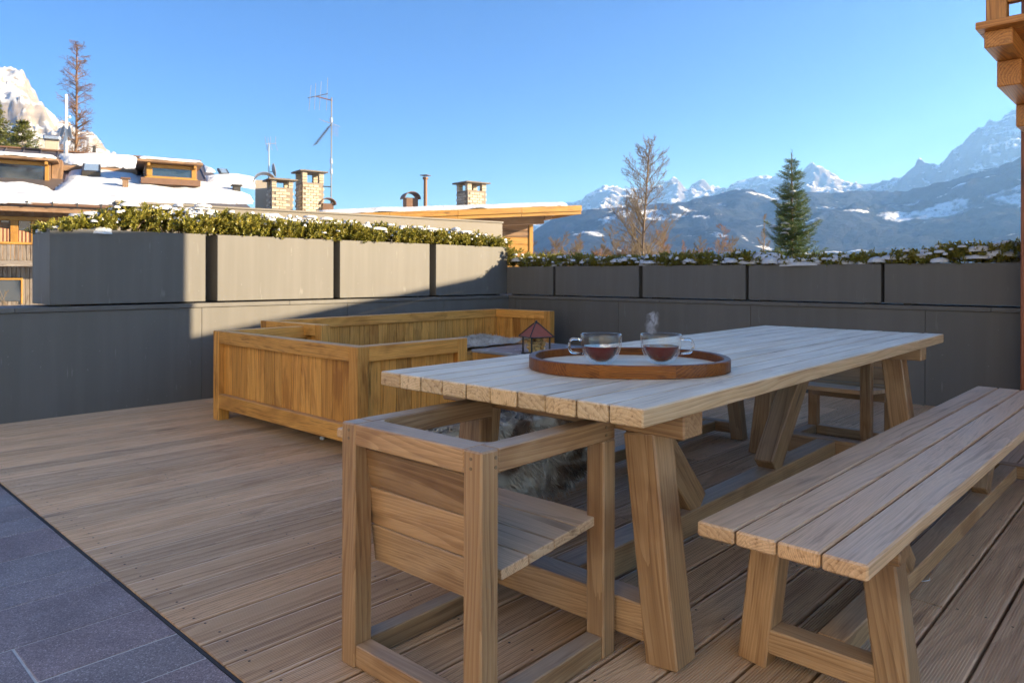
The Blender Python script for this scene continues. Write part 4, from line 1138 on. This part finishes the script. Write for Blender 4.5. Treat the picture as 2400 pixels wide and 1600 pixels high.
# sun sail / terracotta blind under the beam
a, b, z0_, z1_ = F1.rect(-40, 535, 76, 570, tw)
nx_ = 26
v = []
for i in range(nx_ + 1):
    s = a + (b - a) * i / nx_
    v += [(s, tw - .04 - .03 * (i % 2), z0_), (s, tw - .04 - .03 * (i % 2), z1_ - .25 * (i / nx_ - .2) ** 2)]
f = [(2 * i, 2 * i + 2, 2 * i + 3, 2 * i + 1) for i in range(nx_)]
obj('curtain', mesh('curtain', v, f), plain('terracotta_cloth', (.34, .16, .09), .9), ch)
# balcony rail of upright boards with cut-outs, floor beam
a, b, z0_, z1_ = F1.rect(-160, 572, 160, 610, -.25)
nb = 34; bwid = (b - a) / nb
for k in range(nb):
    s = a + k * bwid
    box(ch, 'balcony_board', (s + .006, -.25, z0_), (s + bwid - .006, -.22, z1_), GREYW, .008, 2)
box(ch, 'hand_rail', (a, -.29, z1_ + .002), (b, -.18, z1_ + .08), GOLDW, .01, 0)
box(ch, 'balcony_beam', (a, -.30, z0_ - .20), (b, .85, z0_ - .002), GREYW, .012, 0)
a, b, z2_, z3_ = F1.rect(-160, 626, 160, 720, .5)
nb = 30; bwid = (b - a) / nb
for k in range(nb):
    s = a + k * bwid
    box(ch, 'lower_board', (s + .005, .5 + random.uniform(-.01, .01), z2_ - 2), (s + bwid - .005, .56, z0_ - .21), GREYW, .008, 2)
w_ = fb(F1, ch, 'window', -30, 657, 49, 706, .47, .025, GLASSW)
w_f = fb(F1, ch, 'window_frame', 49, 650, 53, 712, .44, .06, GOLDW)
fb(F1, ch, 'window_frame', -30, 651, 49, 656, .44, .06, GOLDW)
# dormers
def dormer(xa, xb, yt, yb, wx0, wx1, wy0, wy1, t, oxa, oxb, oyt, oyb):
    a, b, z0, z1 = F1.rect(xa, yt, xb, yb, t)
    d = obj('dormer', mesh('dormer', *boxvf((a, t + .03, z0 - .5), (b, t + 4.5, z1))), BROWNW, ch)
    wa, wb, wz0, wz1 = F1.rect(wx0, wy0, wx1, wy1, t - .01)
    box(d, 'window_pane', (wa, t + .0, wz0), (wb, t + .028, wz1), GLASSW, 0)
    fr_ = .07
    box(d, 'window_frame', (a + .05, t - .05, wz1), (b - .05, t + .029, z1 - .01), GOLDW, .006, 0)
    box(d, 'window_frame', (a + .05, t - .05, z0), (b - .05, t + .029, wz0), GOLDW, .006, 0)
    box(d, 'window_frame', (a + .05, t - .045, wz0 + .001), (wa, t + .029, wz1 - .001), GOLDW, .006, 2)
    box(d, 'window_frame', (wb, t - .045, wz0 + .001), (b - .05, t + .029, wz1 - .001), GOLDW, .006, 2)
    box(d, 'sill', (a - .02, t - .12, z0 - .07), (b + .02, t + .02, z0 - .002), GOLDW, .006, 0)
    oa, ob, oz0, oz1 = F1.rect(oxa, oyt, oxb, oyb, t - .5)
    zr = z1 + .01
    box(d, 'dormer_roof', (oa, t - .5, zr), (ob, t + 4.5, zr + .09), BROWNW, .01, 0)
    for q in (.25, .62):
        pass
    for s in (a + .06, b - .16):
        box(d, 'rafter_end', (s, t - .42, zr - .14), (s + .10, t + .02, zr - .002), GOLDW, .01, 1)
    snow_poly('dormer_snow', [(oa + .03, t - .47), (ob - .03, t - .47), (ob - .05, t + 3.2), (oa + .05, t + 3.2)], lambda x, y: zr + .091 + 0 * x, max(.10, oz1 - zr - .09), .16, 60, 40, d, .2)
dormer(-110, 118, 374, 428, -100, 105, 383, 423, 3.0, -120, 136, 352, 371)
dormer(340, 462, 387, 418, 357, 449, 396, 415, 2.4, 322, 476, 369, 386)
# timber side cheeks next to the left dormer
fb(F1, ch, 'dormer_cheek', 121, 374, 146, 440, 3.3, .9, BROWNW)
fb(F1, ch, 'panel_strip', 146, 392, 322, 405, 4.4, .3, BROWNW)
fb(F1, ch, 'panel_strip', 330, 419, 470, 433, 2.2, .25, COPPER)
# skylights, vents
def roofbox(name, x0, y0, x1, y1, up, mat, gl=None):
    p0 = onroof((x0 + x1) / 2, y1); p1 = onroof((x0 + x1) / 2, y0); a = onroof(x0, (y0 + y1) / 2)[0]; b = onroof(x1, (y0 + y1) / 2)[0]
    o_ = bar(rf, name, ((a + b) / 2, p0[1], rz_(p0[1]) + up / 2), ((a + b) / 2, p1[1], rz_(p1[1]) + up / 2), b - a, up, mat, b=.02)
    if gl:
        bar(rf, 'skylight_pane', ((a + b) / 2, p0[1] + .1, rz_(p0[1] + .1) + up + .006), ((a + b) / 2, p1[1] - .1, rz_(p1[1] - .1) + up + .006), (b - a) - .16, .02, gl, b=0)
PALEG = plain('skylight_glass', (.25, .32, .38), .08, 0, 3, .1, spec=1.0)
roofbox('skylight', 192, 408, 236, 427, .42, DARKM, PALEG)
roofbox('skylight', 512, 400, 535, 412, .10, DARKM, PALEG)
def roofstack(name, x0, x1, y0, y1, mat, cap=None):
    p_ = onroof((x0 + x1) / 2, y1); t = p_[1]; a, b, z0, z1 = F1.rect(x0, y0, x1, y1, t)
    o_ = box(ch, name, (a, t, z0 - .3), (b, t + (b - a), z1), mat, .01, 2)
    if cap: box(ch, 'stack_cap', (a - .07, t - .07, z1 + .001), (b + .07, t + (b - a) + .07, z1 + .06), cap, .02, 0)
roofstack('flue', 287, 301, 420, 452, BROWNW, COPPER)
roofstack('flue', 547, 564, 436, 461, DARKM, DARKM)
a, b, z0, z1 = F1.rect(105, 330, 137, 356, TR_ + .6)
o_ = box(ch, 'flue', (a, TR_ + .6, z0 - .4), (b, TR_ + 1.05, z1), CREAM, .01, 2)
a, b, z0, z1 = F1.rect(100, 316, 142, 329, TR_ + .55)
bar(ch, 'flue_hood', ((a + b) / 2 - (b - a) / 2, TR_ + .8, (z0 + z1) / 2), ((a + b) / 2 + (b - a) / 2, TR_ + .8, (z0 + z1) / 2), .6, z1 - z0, METAL, b=.06)
a, b, z0, z1 = F1.rect(217, 342, 225, 366, TR_ + .1)
box(ch, 'vent_pipe', (a, TR_ + .1, z0 - .2), (b, TR_ + .22, z1), DARKM, .02, 2)
tag(ch, 'brown timber chalet with snow-covered roof and two dormer windows', 'house')
D = 31.0; P = lambda x, y, d=D: at(x, y, d)
a3 = tag(empty('antenna_mast', P(156, 365)), 'white pole with a round dish on the chalet ridge', 'antenna')
o_ = Vector(a3.location); Q = lambda x, y, d=D: P(x, y, d) - o_
WHITEM = plain('white_pole', (.75, .72, .66), .5)
tpart(a3, 'mast', [Q(156, 368), Q(155, 222)], .055, WHITEM, 8)
tpart(a3, 'side_pole', [Q(151, 366), Q(151, 318)], .03, WHITEM, 6)
dish(a3, Q(160, 311, 30.8), RGT * .75 + FWD * .6 + UPV * .15, .30, DISHM)
dish(a3, Q(150, 309, 31.2), RGT * -.6 - FWD * .6 + UPV * .15, .27, DISHM)
tpart(a3, 'arm', [Q(156, 276), Q(165, 274)], .05, WHITEM, 6)

# ------------------------------------------------------------------ trees
def bare_tree(name, base, H, spread, seed, mat, label, lev=4, trunk_r=.07, first=.25, nb=26, up=.9, twig=.006, group='bare trees beyond the terrace', sides=4, droop=0.0, lean=(0, 0), stems=1):
    rnd = random.Random(seed); V, F, TV, TF = [], [], [], []
    def add(store, pts, rad, n):
        v, f = tube(pts, rad, n, False); k = len(store[0]); store[0].extend(v); store[1].extend(tuple(i + k for i in q) for q in f)
    def grow(p, d, L, r, l):
        n = 4 if l < 2 else 3; pts = [p]; q = p.copy(); dd = d.copy()
        for i in range(n):
            mw_ = .03 if (l == 0 and stems == 1) else .16; dd = (dd + Vector((rnd.gauss(0, mw_), rnd.gauss(0, mw_), rnd.gauss(0, .10) + .06 * up - droop * .1))).normalized(); q = q + dd * (L / n); pts.append(q)
        rad = [r * (1 - .75 * i / n) for i in range(n + 1)]
        add((TV, TF) if l < 1 else (V, F), pts, rad, sides if l < 2 else 3)
        if l >= lev: return
        k = {0: nb, 1: 10, 2: 6, 3: 4}.get(l, 4)
        for j in range(k):
            t_ = (first if l == 0 else .2) + (1 - (first if l == 0 else .2)) * (j + rnd.random()) / k
            i = min(int(t_ * n), n - 1); a = pts[i].lerp(pts[i + 1], t_ * n - i)
            ax = (pts[i + 1] - pts[i]).normalized(); ph = rnd.random() * 6.28
            u = ax.cross(Vector((rnd.gauss(0, 1), rnd.gauss(0, 1), rnd.gauss(0, 1)))).normalized()
            ang = rnd.uniform(.55, 1.0) if l == 0 else rnd.uniform(.4, .9)
            nd = (ax * cos(ang) + u * sin(ang)).normalized(); nd.z = nd.z * .8 + .15 * up - droop; nd.normalize()
            if l == 0: LL = spread * (1.0 - .75 * (t_ - first) / (1 - first)) * rnd.uniform(.6, 1.15)
            else: LL = L * rnd.uniform(.35, .6) * (1 - .3 * t_)
            grow(a, nd, LL, max(twig, r * (1 - .7 * t_) * .45), l + 1)
    for s_ in range(stems):
        d0 = Vector((lean[0] + rnd.gauss(0, .03 if stems == 1 else .28), lean[1] + rnd.gauss(0, .03 if stems == 1 else .28), 1)).normalized()
        grow(Vector((rnd.gauss(0, .1) * (stems > 1), rnd.gauss(0, .1) * (stems > 1), 0)), d0, H * (1 if stems == 1 else rnd.uniform(.82, 1.02)), trunk_r, 0)
    root = empty(name, base)
    obj('trunk', mesh('trunk', TV, TF, True), BARK if mat is not LARCHT else mat, root)
    tag(obj('crown', mesh_np('crown', np.array([tuple(q) for q in V]), np.array(F)), mat, root), kind='stuff')
    return tag(root, label, 'tree' if stems == 1 else 'bush', group)
def based(px, D, zg): p = at(px, 645, D); return Vector((p.x, p.y, zg))
zt_ = at(1478, 354, 21).z
bare_tree('bare_tree', based(1489, 21, -4.0), zt_ + 4.0, 1.75, 5, TWIG, 'tall bare ochre tree in the middle, left of the fir', 4, .075, .50, 44, 1.3, .0038)
bare_tree('bare_tree', based(1204 + 2, 33, -4), 5.9, 1.3, 14, REDTWIG, 'slim bare twigs left of the tall bare tree by the golden eaves', 3, .06, .3, 20, .9, .006) if False else None
for i, (px, D, top, sp_, mt_, lb) in enumerate([(1335, 24, 512, 1.3, REDTWIG, 'rust-brown bare bush right of the golden eaves'), (1290, 27, 545, 1.0, REDTWIG, 'small rusty bare bush under the golden eaves'),
        (1400, 22, 498, 1.3, TWIG, 'ochre bare bush directly left of the tall bare tree'), (1560, 23, 502, 1.3, TWIG, 'ochre bare bush directly right of the tall bare tree'),
        (1640, 25, 492, 1.2, TWIG, 'tan bare bush midway between bare tree and fir'), (1690, 26, 515, 1.1, REDTWIG, 'low brown bare bush left of the fir'), (1450, 25, 508, 1.2, TWIG, 'brown bare bush right behind the trunk of the tall bare tree'), (1600, 21, 530, 1.1, REDTWIG, 'low rusty bush below the tan bush right of the bare tree'), (1365, 20, 535, 1.1, TWIG, 'low ochre bush between rusty bush and tall bare tree')]):
    zt_ = at(px, top, D).z
    bare_tree('bare_bush', based(px, D, -3.0), zt_ + 3.0, sp_, 20 + i, mt_, lb, 3, .03, .40, 34, .9, .0055, 'bare bushes beyond the low planters', 4, 0, (0, 0), 5)
bare_tree('bare_tree', based(1792, 30, -4), at(1790, 505, 30).z + 4, .9, 41, TWIG, 'thin pale bare sapling just left of the fir', 3, .05, .4, 22, 1.0, .006)
bare_tree('larch_tree', based(170, 58, -8), at(152, 108, 58).z + 8, 3.0, 9, LARCHT, 'tall leafless brown larch behind the chalet roof', 3, .20, .30, 170, .1, .010, 'conifers', 6, .10, (-.004, 0))

def conifer(name, base, z0, z1, slope_, needle, label, seed, whorl=.16, nper=7, nlen=.05, nwid=.010, tuft=.035, snowy=0, droop=.25):
    rnd = random.Random(seed); H = z1 - z0; parts = []; P0, P1, R0 = [], [], []
    root = empty(name, base)
    v, f = tube([(0, 0, 0), (0, 0, z1 - base.z)], [H * .022 + .03, .008], 7); obj('trunk', mesh('trunk', v, f), BARK, root)
    pts, dirs = [], []; snow_spots = []
    z = z0
    for q_ in range(4): pts.append(Vector((0, 0, z1 - base.z - .02 - .05 * q_))); dirs.append(Vector((0, 0, 1)))
    while z < z1 - .14 * (nlen < .1) - .02:
        R = (z1 - z) * slope_ * (1 + .16 * rnd.gauss(0, 1)) + .012; ph = rnd.random() * 6.28
        for k in range(nper):
            a = ph + 2 * pi * (k + .35 * rnd.random()) / nper; L = max(.02, R * rnd.uniform(.50, 1.18)); zo = rnd.uniform(-.5, .5) * whorl; up_ = rnd.uniform(.15, .6)
            d = Vector((cos(a), sin(a), 0)); p = Vector((0, 0, min(z + zo, z1 - .02) - base.z)); n = max(2, int(L / tuft)); path = []
            for i in range(n + 1):
                t_ = i / n; path.append(p + d * (L * t_) + Vector((0, 0, L * (up_ * t_ - droop * 2.4 * t_ + droop * 2.2 * t_ * t_))))
            parts.append(tube(path, [max(.002, .012 * L * (1 - i / n) + .002) for i in range(n + 1)], 3, False))
            for i in range(1, n + 1):
                t_ = i / n; w_ = L * .42 * (1 - t_) * (t_ > .12) + .02
                for s in (-1, 1):
                    sd = Vector((-d.y, d.x, 0)) * s; m_ = max(1, int(w_ / tuft))
                    for j in range(m_):
                        q = path[i] + (sd * .8 + d * .6) * (w_ * (j + rnd.random() * .6) / m_) + Vector((0, 0, rnd.gauss(0, .012) - .05 * w_))
                        pts.append(q); dirs.append((sd * .7 + d * .9 + Vector((0, 0, .25 + rnd.gauss(0, .2)))).normalized())
                pts.append(path[i]); dirs.append((d + Vector((0, 0, .25))).normalized())
            if snowy and rnd.random() < snowy and L > .2: snow_spots.append((path[int(n * .7)], .12 * L + .03))
        z += whorl * (.6 + .4 * (z1 - z) / H) * rnd.uniform(.85, 1.15)
    vv, ff = joinbm(parts); obj('branches', mesh('branches', vv, ff), BARK, root)
    B = np.array([tuple(q) for q in pts]); Dd = np.array([tuple(q) for q in dirs])
    V, F = sprigs_mesh(B - Dd * nlen * .3, Dd, np.full(len(B), nlen * 1.1), nlen * .8, nwid, 7)
    tag(obj('crown', mesh_np('crown', V, F), needle, root), kind='stuff')
    if snow_spots:
        P_ = []
        for q, r in snow_spots:
            v, f = lathe([(r, -.01), (r * .8, r * .22), (r * .4, r * .34), (0, r * .38)], 9); P_.append(([Vector(a) + q for a in v], f))
        sv_, sf_ = joinbm(P_); tag(obj('snow', mesh('snow', sv_, sf_, True), SNOW, root), kind='stuff')
    return tag(root, label, 'tree', 'conifers')
zt_ = at(1857, 358, 13).z
conifer('fir_tree', based(1855, 13, -3.5), .55, zt_, .275, FIRL, 'dark green fir tree with bits of snow beyond the low planters', 5, .105, 7, .066, .0075, .036, .12, .22)
zt_ = at(-15, 235, 48).z
conifer('spruce_tree', based(-15, 48, -8), zt_ - 8.0, zt_, .36, SPRUCEL, 'yellow-green spruce at the left edge behind the chalet', 6, .42, 8, .26, .05, .17, 0, .22)
zt_ = at(62, 312, 44).z
conifer('spruce_tree', based(52, 44, -8), zt_ - 4.0, zt_ + .6, .50, SPRUCEL, 'smaller spruce top just above the chalet ridge at the left', 8, .42, 8, .26, .05, .17, 0, .22)
# dry stalks in front of the chalet, left of the planters
for i, (px, py, D) in enumerate(((12, 650, 9.0), (38, 640, 9.5), (62, 655, 9.2), (66, 590, 9.3))):
    bare_tree('dry_shrub', based(px, D, -1.2), at(px, py - 40, D).z + 1.2, .35, 60 + i, TWIG, ('dry twigs leaning at the left picture edge', 'dry yellow twigs below the chalet balcony', 'dry twigs beside the end of the left planter', 'tall thin dry stalk touching the left planter')[i], 2, .009, .5, 8, .9, .003, 'dry shrubs left of the planters', 4, 0, (0, 0), 2)

# ------------------------------------------------------------------ ground and mountains
def polar_sheet(name, rs, az, hf, mat):
    R, A = np.meshgrid(rs, az, indexing='ij')
    X = R * np.cos(A); Y = R * np.sin(A); Z = hf(X, Y, R)
    idx = np.arange(R.size).reshape(R.shape)
    F = np.stack([idx[:-1, :-1], idx[1:, :-1], idx[1:, 1:], idx[:-1, 1:]], -1).reshape(-1, 4)
    return obj(name, mesh_np(name, np.stack([X, Y, Z], -1).reshape(-1, 3), F, True), mat)
def mountain_mat(name, rock1, rock2, forest, treeline, snowline, zs, fscale, patch, snowc=(.62, .63, .66)):
    mt, t, p = newmat(name); n = N(t)
    g = n('NewGeometry'); pos = g.outputs['Position']; nz = n('SeparateXYZ', {0: g.outputs['Normal']}).outputs[2]; z = n('SeparateXYZ', {0: pos}).outputs[2]
    a = n.noise(n.mapping(pos, (1, 1, zs)), .012, 6, .65); b = n.noise(pos, .045, 5, .7); c = n.noise(n.mapping(pos, (1, 1, 2.2)), .0035, 5, .6)
    steep = n.math('ADD', nz, n.math('ADD', n.math('MULTIPLY_ADD', a, .7, -.35), n.math('MULTIPLY_ADD', b, .5, -.25)))
    sm = n.ramp(steep, [(snowline - .07, 0.0), (snowline + .07, 1.0)])
    rock = n.mix(n.ramp(n.noise(n.mapping(pos, (1, 1, 6)), .01, 5, .7), [(.3, 0.0), (.7, 1.0)]), rock1, rock2)
    col = n.mix(sm, rock, snowc)
    if forest:
        fz = n.math('ADD', z, n.math('MULTIPLY_ADD', c, 700.0, -350.0))
        tl = n.ramp(n.math('MULTIPLY_ADD', fz, 1 / 400.0, .5 - treeline / 400.0), [(.40, 1.0), (.60, 0.0)])
        tr1 = n.noise(n.mapping(pos, (1, 1, .35)), fscale, 4, .75)
        fcol = n.mix(n.ramp(tr1, [(.40, 0.0), (.64, 1.0)]), forest[0], forest[1])
        clear = n.ramp(n.noise(n.mapping(pos, (1, 1, 2.5)), patch, 5, .62, .5), [(.585, 0.0), (.63, 1.0)])
        clear = n.math('MULTIPLY', clear, n.ramp(n.noise(pos, fscale * .8, 4, .7), [(.33, 0.0), (.50, 1.0)]))
        fcol = n.mix(clear, fcol, (.72, .73, .76))
        col = n.mix(tl, col, fcol)
        bmp = n.math('MULTIPLY', tr1, tl)
        t.links.new(n.bump(bmp, .8, 14.0), p.inputs['Normal'])
    t.links.new(col, p.inputs['Base Color']); p.inputs['Roughness'].default_value = .9; p.inputs['Specular IOR Level'].default_value = .1
    return mt
FARM = mountain_mat('far_peaks', (.07, .065, .065), (.15, .135, .13), ((.003, .006, .008), (.03, .034, .045)), 260, .80, 2.5, .03, .0016)
HILLM = mountain_mat('forest_slope', (.12, .11, .10), (.2, .18, .16), ((.0025, .005, .007), (.026, .030, .040)), 5000, .5, 2.0, .045, .0028)
CLIFFM = mountain_mat('sunny_cliff', (.15, .125, .10), (.27, .23, .185), None, 0, .66, 3.0, .03, .002, (.40, .40, .41))
gaz = np.linspace(0, 2 * pi, 181); grs = np.concatenate([np.linspace(0.01, 60, 16), np.geomspace(75, 16000, 50)])
def gz(X, Y, R): return -4.0 - 90 * (1 - np.exp(-R / 900.0)) + np.clip(R - 60, 0, 400) / 400 * 18 * (fbm(X / 160, Y / 160, 4) - .5)
def snowfield():
    mt, t, p = newmat('snowfield'); n = N(t); pos = n('NewGeometry').outputs['Position']
    f_ = n.ramp(n.noise(pos, .02, 6, .7), [(.47, 0.0), (.55, 1.0)])
    r = n.ramp(n('VectorMath', {0: pos}, operation='LENGTH').outputs['Value'], [(0.0, 0.0), (1.0, 1.0)])
    far = n.math('GREATER_THAN', n('VectorMath', {0: pos}, operation='LENGTH').outputs['Value'], 120.0)
    t.links.new(n.mix(n.math('MULTIPLY', f_, far), (.78, .79, .81), (.03, .035, .03)), p.inputs['Base Color']); p.inputs['Roughness'].default_value = .85
    return mt
tag(polar_sheet('ground', grs, gaz, gz, snowfield()), kind='structure')
def ridge(name, sky_pts, Dtab, prof, mat, nx, noise_amp, noise_len, seed, zbase=-110.0, ridged=True, sharp=.6):
    """terrain with a crest through the skyline points; prof: list of (offset m, fraction of crest height)"""
    xs, ys = zip(*sky_pts); X = np.linspace(xs[0], xs[-1], nx)
    Y = np.interp(X, xs, ys); D = np.interp(X, [a for a, _ in Dtab], [b for _, b in Dtab])
    hz = (YH - Y) / FPX * D + HC
    offs = np.concatenate([np.linspace(a[0], b[0], a[2], endpoint=False) for a, b in zip(prof[:-1], prof[1:])] + [[prof[-1][0]]])
    frac = np.interp(offs, [a[0] for a in prof], [a[1] for a in prof])
    OO, II = np.meshgrid(offs, np.arange(nx), indexing='ij')
    DD = D[II] + OO * (D[II] / D.mean()); lat = (X[II] - 1200) / FPX * DD
    Z = zbase + (hz[II] - zbase) * frac[:, None]
    wx = FWD.x * DD + RGT.x * lat; wy = FWD.y * DD + RGT.y * lat
    nz = fbm(wx / noise_len + seed, wy / noise_len + seed * 2, 6, seed % 4, ridged) - .5
    fade = np.clip(np.abs(OO) / 350.0, .10, 1) * np.clip((Z - zbase) / 500.0, 0, 1)
    Z = Z + noise_amp * nz * fade + noise_amp * .16 * (fbm(wx / (noise_len * .16) + 3, wy / (noise_len * .16), 4, 2, True) - .62) * np.clip((Z - zbase) / 500.0, 0, 1)
    idx = np.arange(OO.size).reshape(OO.shape)
    F = np.stack([idx[:-1, :-1], idx[:-1, 1:], idx[1:, 1:], idx[1:, :-1]], -1).reshape(-1, 4)
    return tag(obj(name, mesh_np(name, np.stack([wx, wy, Z], -1).reshape(-1, 3), F, True), mat), kind='structure')
zz = lambda L: [(1180 + .5187 * a, 240 + .5187 * b) for a, b in L]
far_sky = [(600, 640), (900, 600), (1100, 540), (1230, 500)] + zz([(270, 462), (350, 450), (380, 425), (420, 410), (450, 392), (480, 385), (520, 392), (560, 400), (600, 392), (640, 385), (720, 375), (735, 356), (755, 348), (775, 347), (790, 352), (803, 385), (840, 395), (846, 372), (860, 364), (880, 365), (940, 380), (1010, 390), (1025, 370), (1050, 350), (1060, 348), (1130, 342), (1200, 355), (1240, 350), (1290, 360), (1345, 330), (1360, 300), (1375, 286), (1390, 272), (1402, 267), (1412, 280), (1430, 292), (1460, 305), (1478, 326), (1530, 355), (1600, 370), (1660, 375), (1700, 360), (1760, 345), (1830, 325), (1890, 305), (1940, 295), (1965, 300), (2000, 260), (2030, 215), (2060, 205), (2080, 180), (2110, 145), (2130, 125), (2150, 115), (2175, 108), (2200, 85), (2220, 92), (2240, 85), (2260, 62), (2280, 55), (2310, 40), (2330, 50), (2352, 38)]) + [(2440, 235), (2520, 200), (2700, 190), (2900, 260), (3300, 330)]
ridge('mountain_range', far_sky, [(600, 10500), (1700, 10500), (2000, 9000), (2300, 6800), (3300, 6000)], [(-4200, 0.0, 30), (-2400, .30, 44), (-900, .62, 60), (0, 1.0, 26), (700, .75, 14), (2500, .3, 1)], FARM, 760, 600, 800, 3)
hill_sky = [(300, 640), (900, 620), (1180, 585)] + zz([(130, 590), (240, 520), (380, 482), (560, 470), (720, 460), (840, 442), (940, 420), (1000, 405), (1060, 388), (1110, 392), (1160, 412), (1220, 435), (1330, 421), (1420, 410), (1550, 405), (1680, 400), (1800, 395), (1900, 375), (2000, 355), (2100, 325), (2200, 295), (2300, 260), (2352, 240)]) + [(2500, 330), (2700, 300), (3200, 320)]
ridge('forest_hills', hill_sky, [(300, 4800), (1700, 4600), (2400, 3900), (3200, 3600)], [(-3300, 0.0, 40), (-1500, .38, 60), (0, 1.0, 16), (500, .8, 10), (1500, .2, 1)], HILLM, 420, 240, 420, 6, -110, False)
z1_ = lambda L: [(a * .3062, 80 + b * .3062) for a, b in L]
cl_sky = [(-1200, 60), (-700, 110), (-300, 140)] + z1_([(-60, 262), (0, 265), (50, 285), (120, 295), (170, 320), (200, 370), (235, 430), (280, 500), (330, 560), (400, 620), (460, 680), (560, 730), (640, 770), (740, 810), (800, 895), (860, 925), (1200, 1010)]) + [(520, 470), (640, 560)]
ridge('snowy_cliff', cl_sky, [(-1200, 2300), (640, 2600)], [(-1500, 0.0, 24), (-700, .36, 70), (0, 1.0, 20), (400, .8, 8), (1200, .2, 1)], CLIFFM, 360, 330, 260, 9)

# ------------------------------------------------------------------ air
hz = obj('haze', mesh('haze', *boxvf((-30000, -30000, -140), (30000, 30000, 1850))))
mt = bpy.data.materials.new('haze'); mt.use_nodes = True; t = mt.node_tree; t.nodes.remove(t.nodes['Principled BSDF'])
vp = t.nodes.new('ShaderNodeVolumePrincipled'); vp.inputs['Color'].default_value = (.26, .52, 1.0, 1); vp.inputs['Absorption Color'].default_value = (1, 1, 1, 1); vp.inputs['Density'].default_value = .00008; vp.inputs['Anisotropy'].default_value = .38
t.links.new(vp.outputs[0], t.nodes['Material Output'].inputs['Volume']); hz.data.materials.append(mt)
tag(hz, kind='stuff')
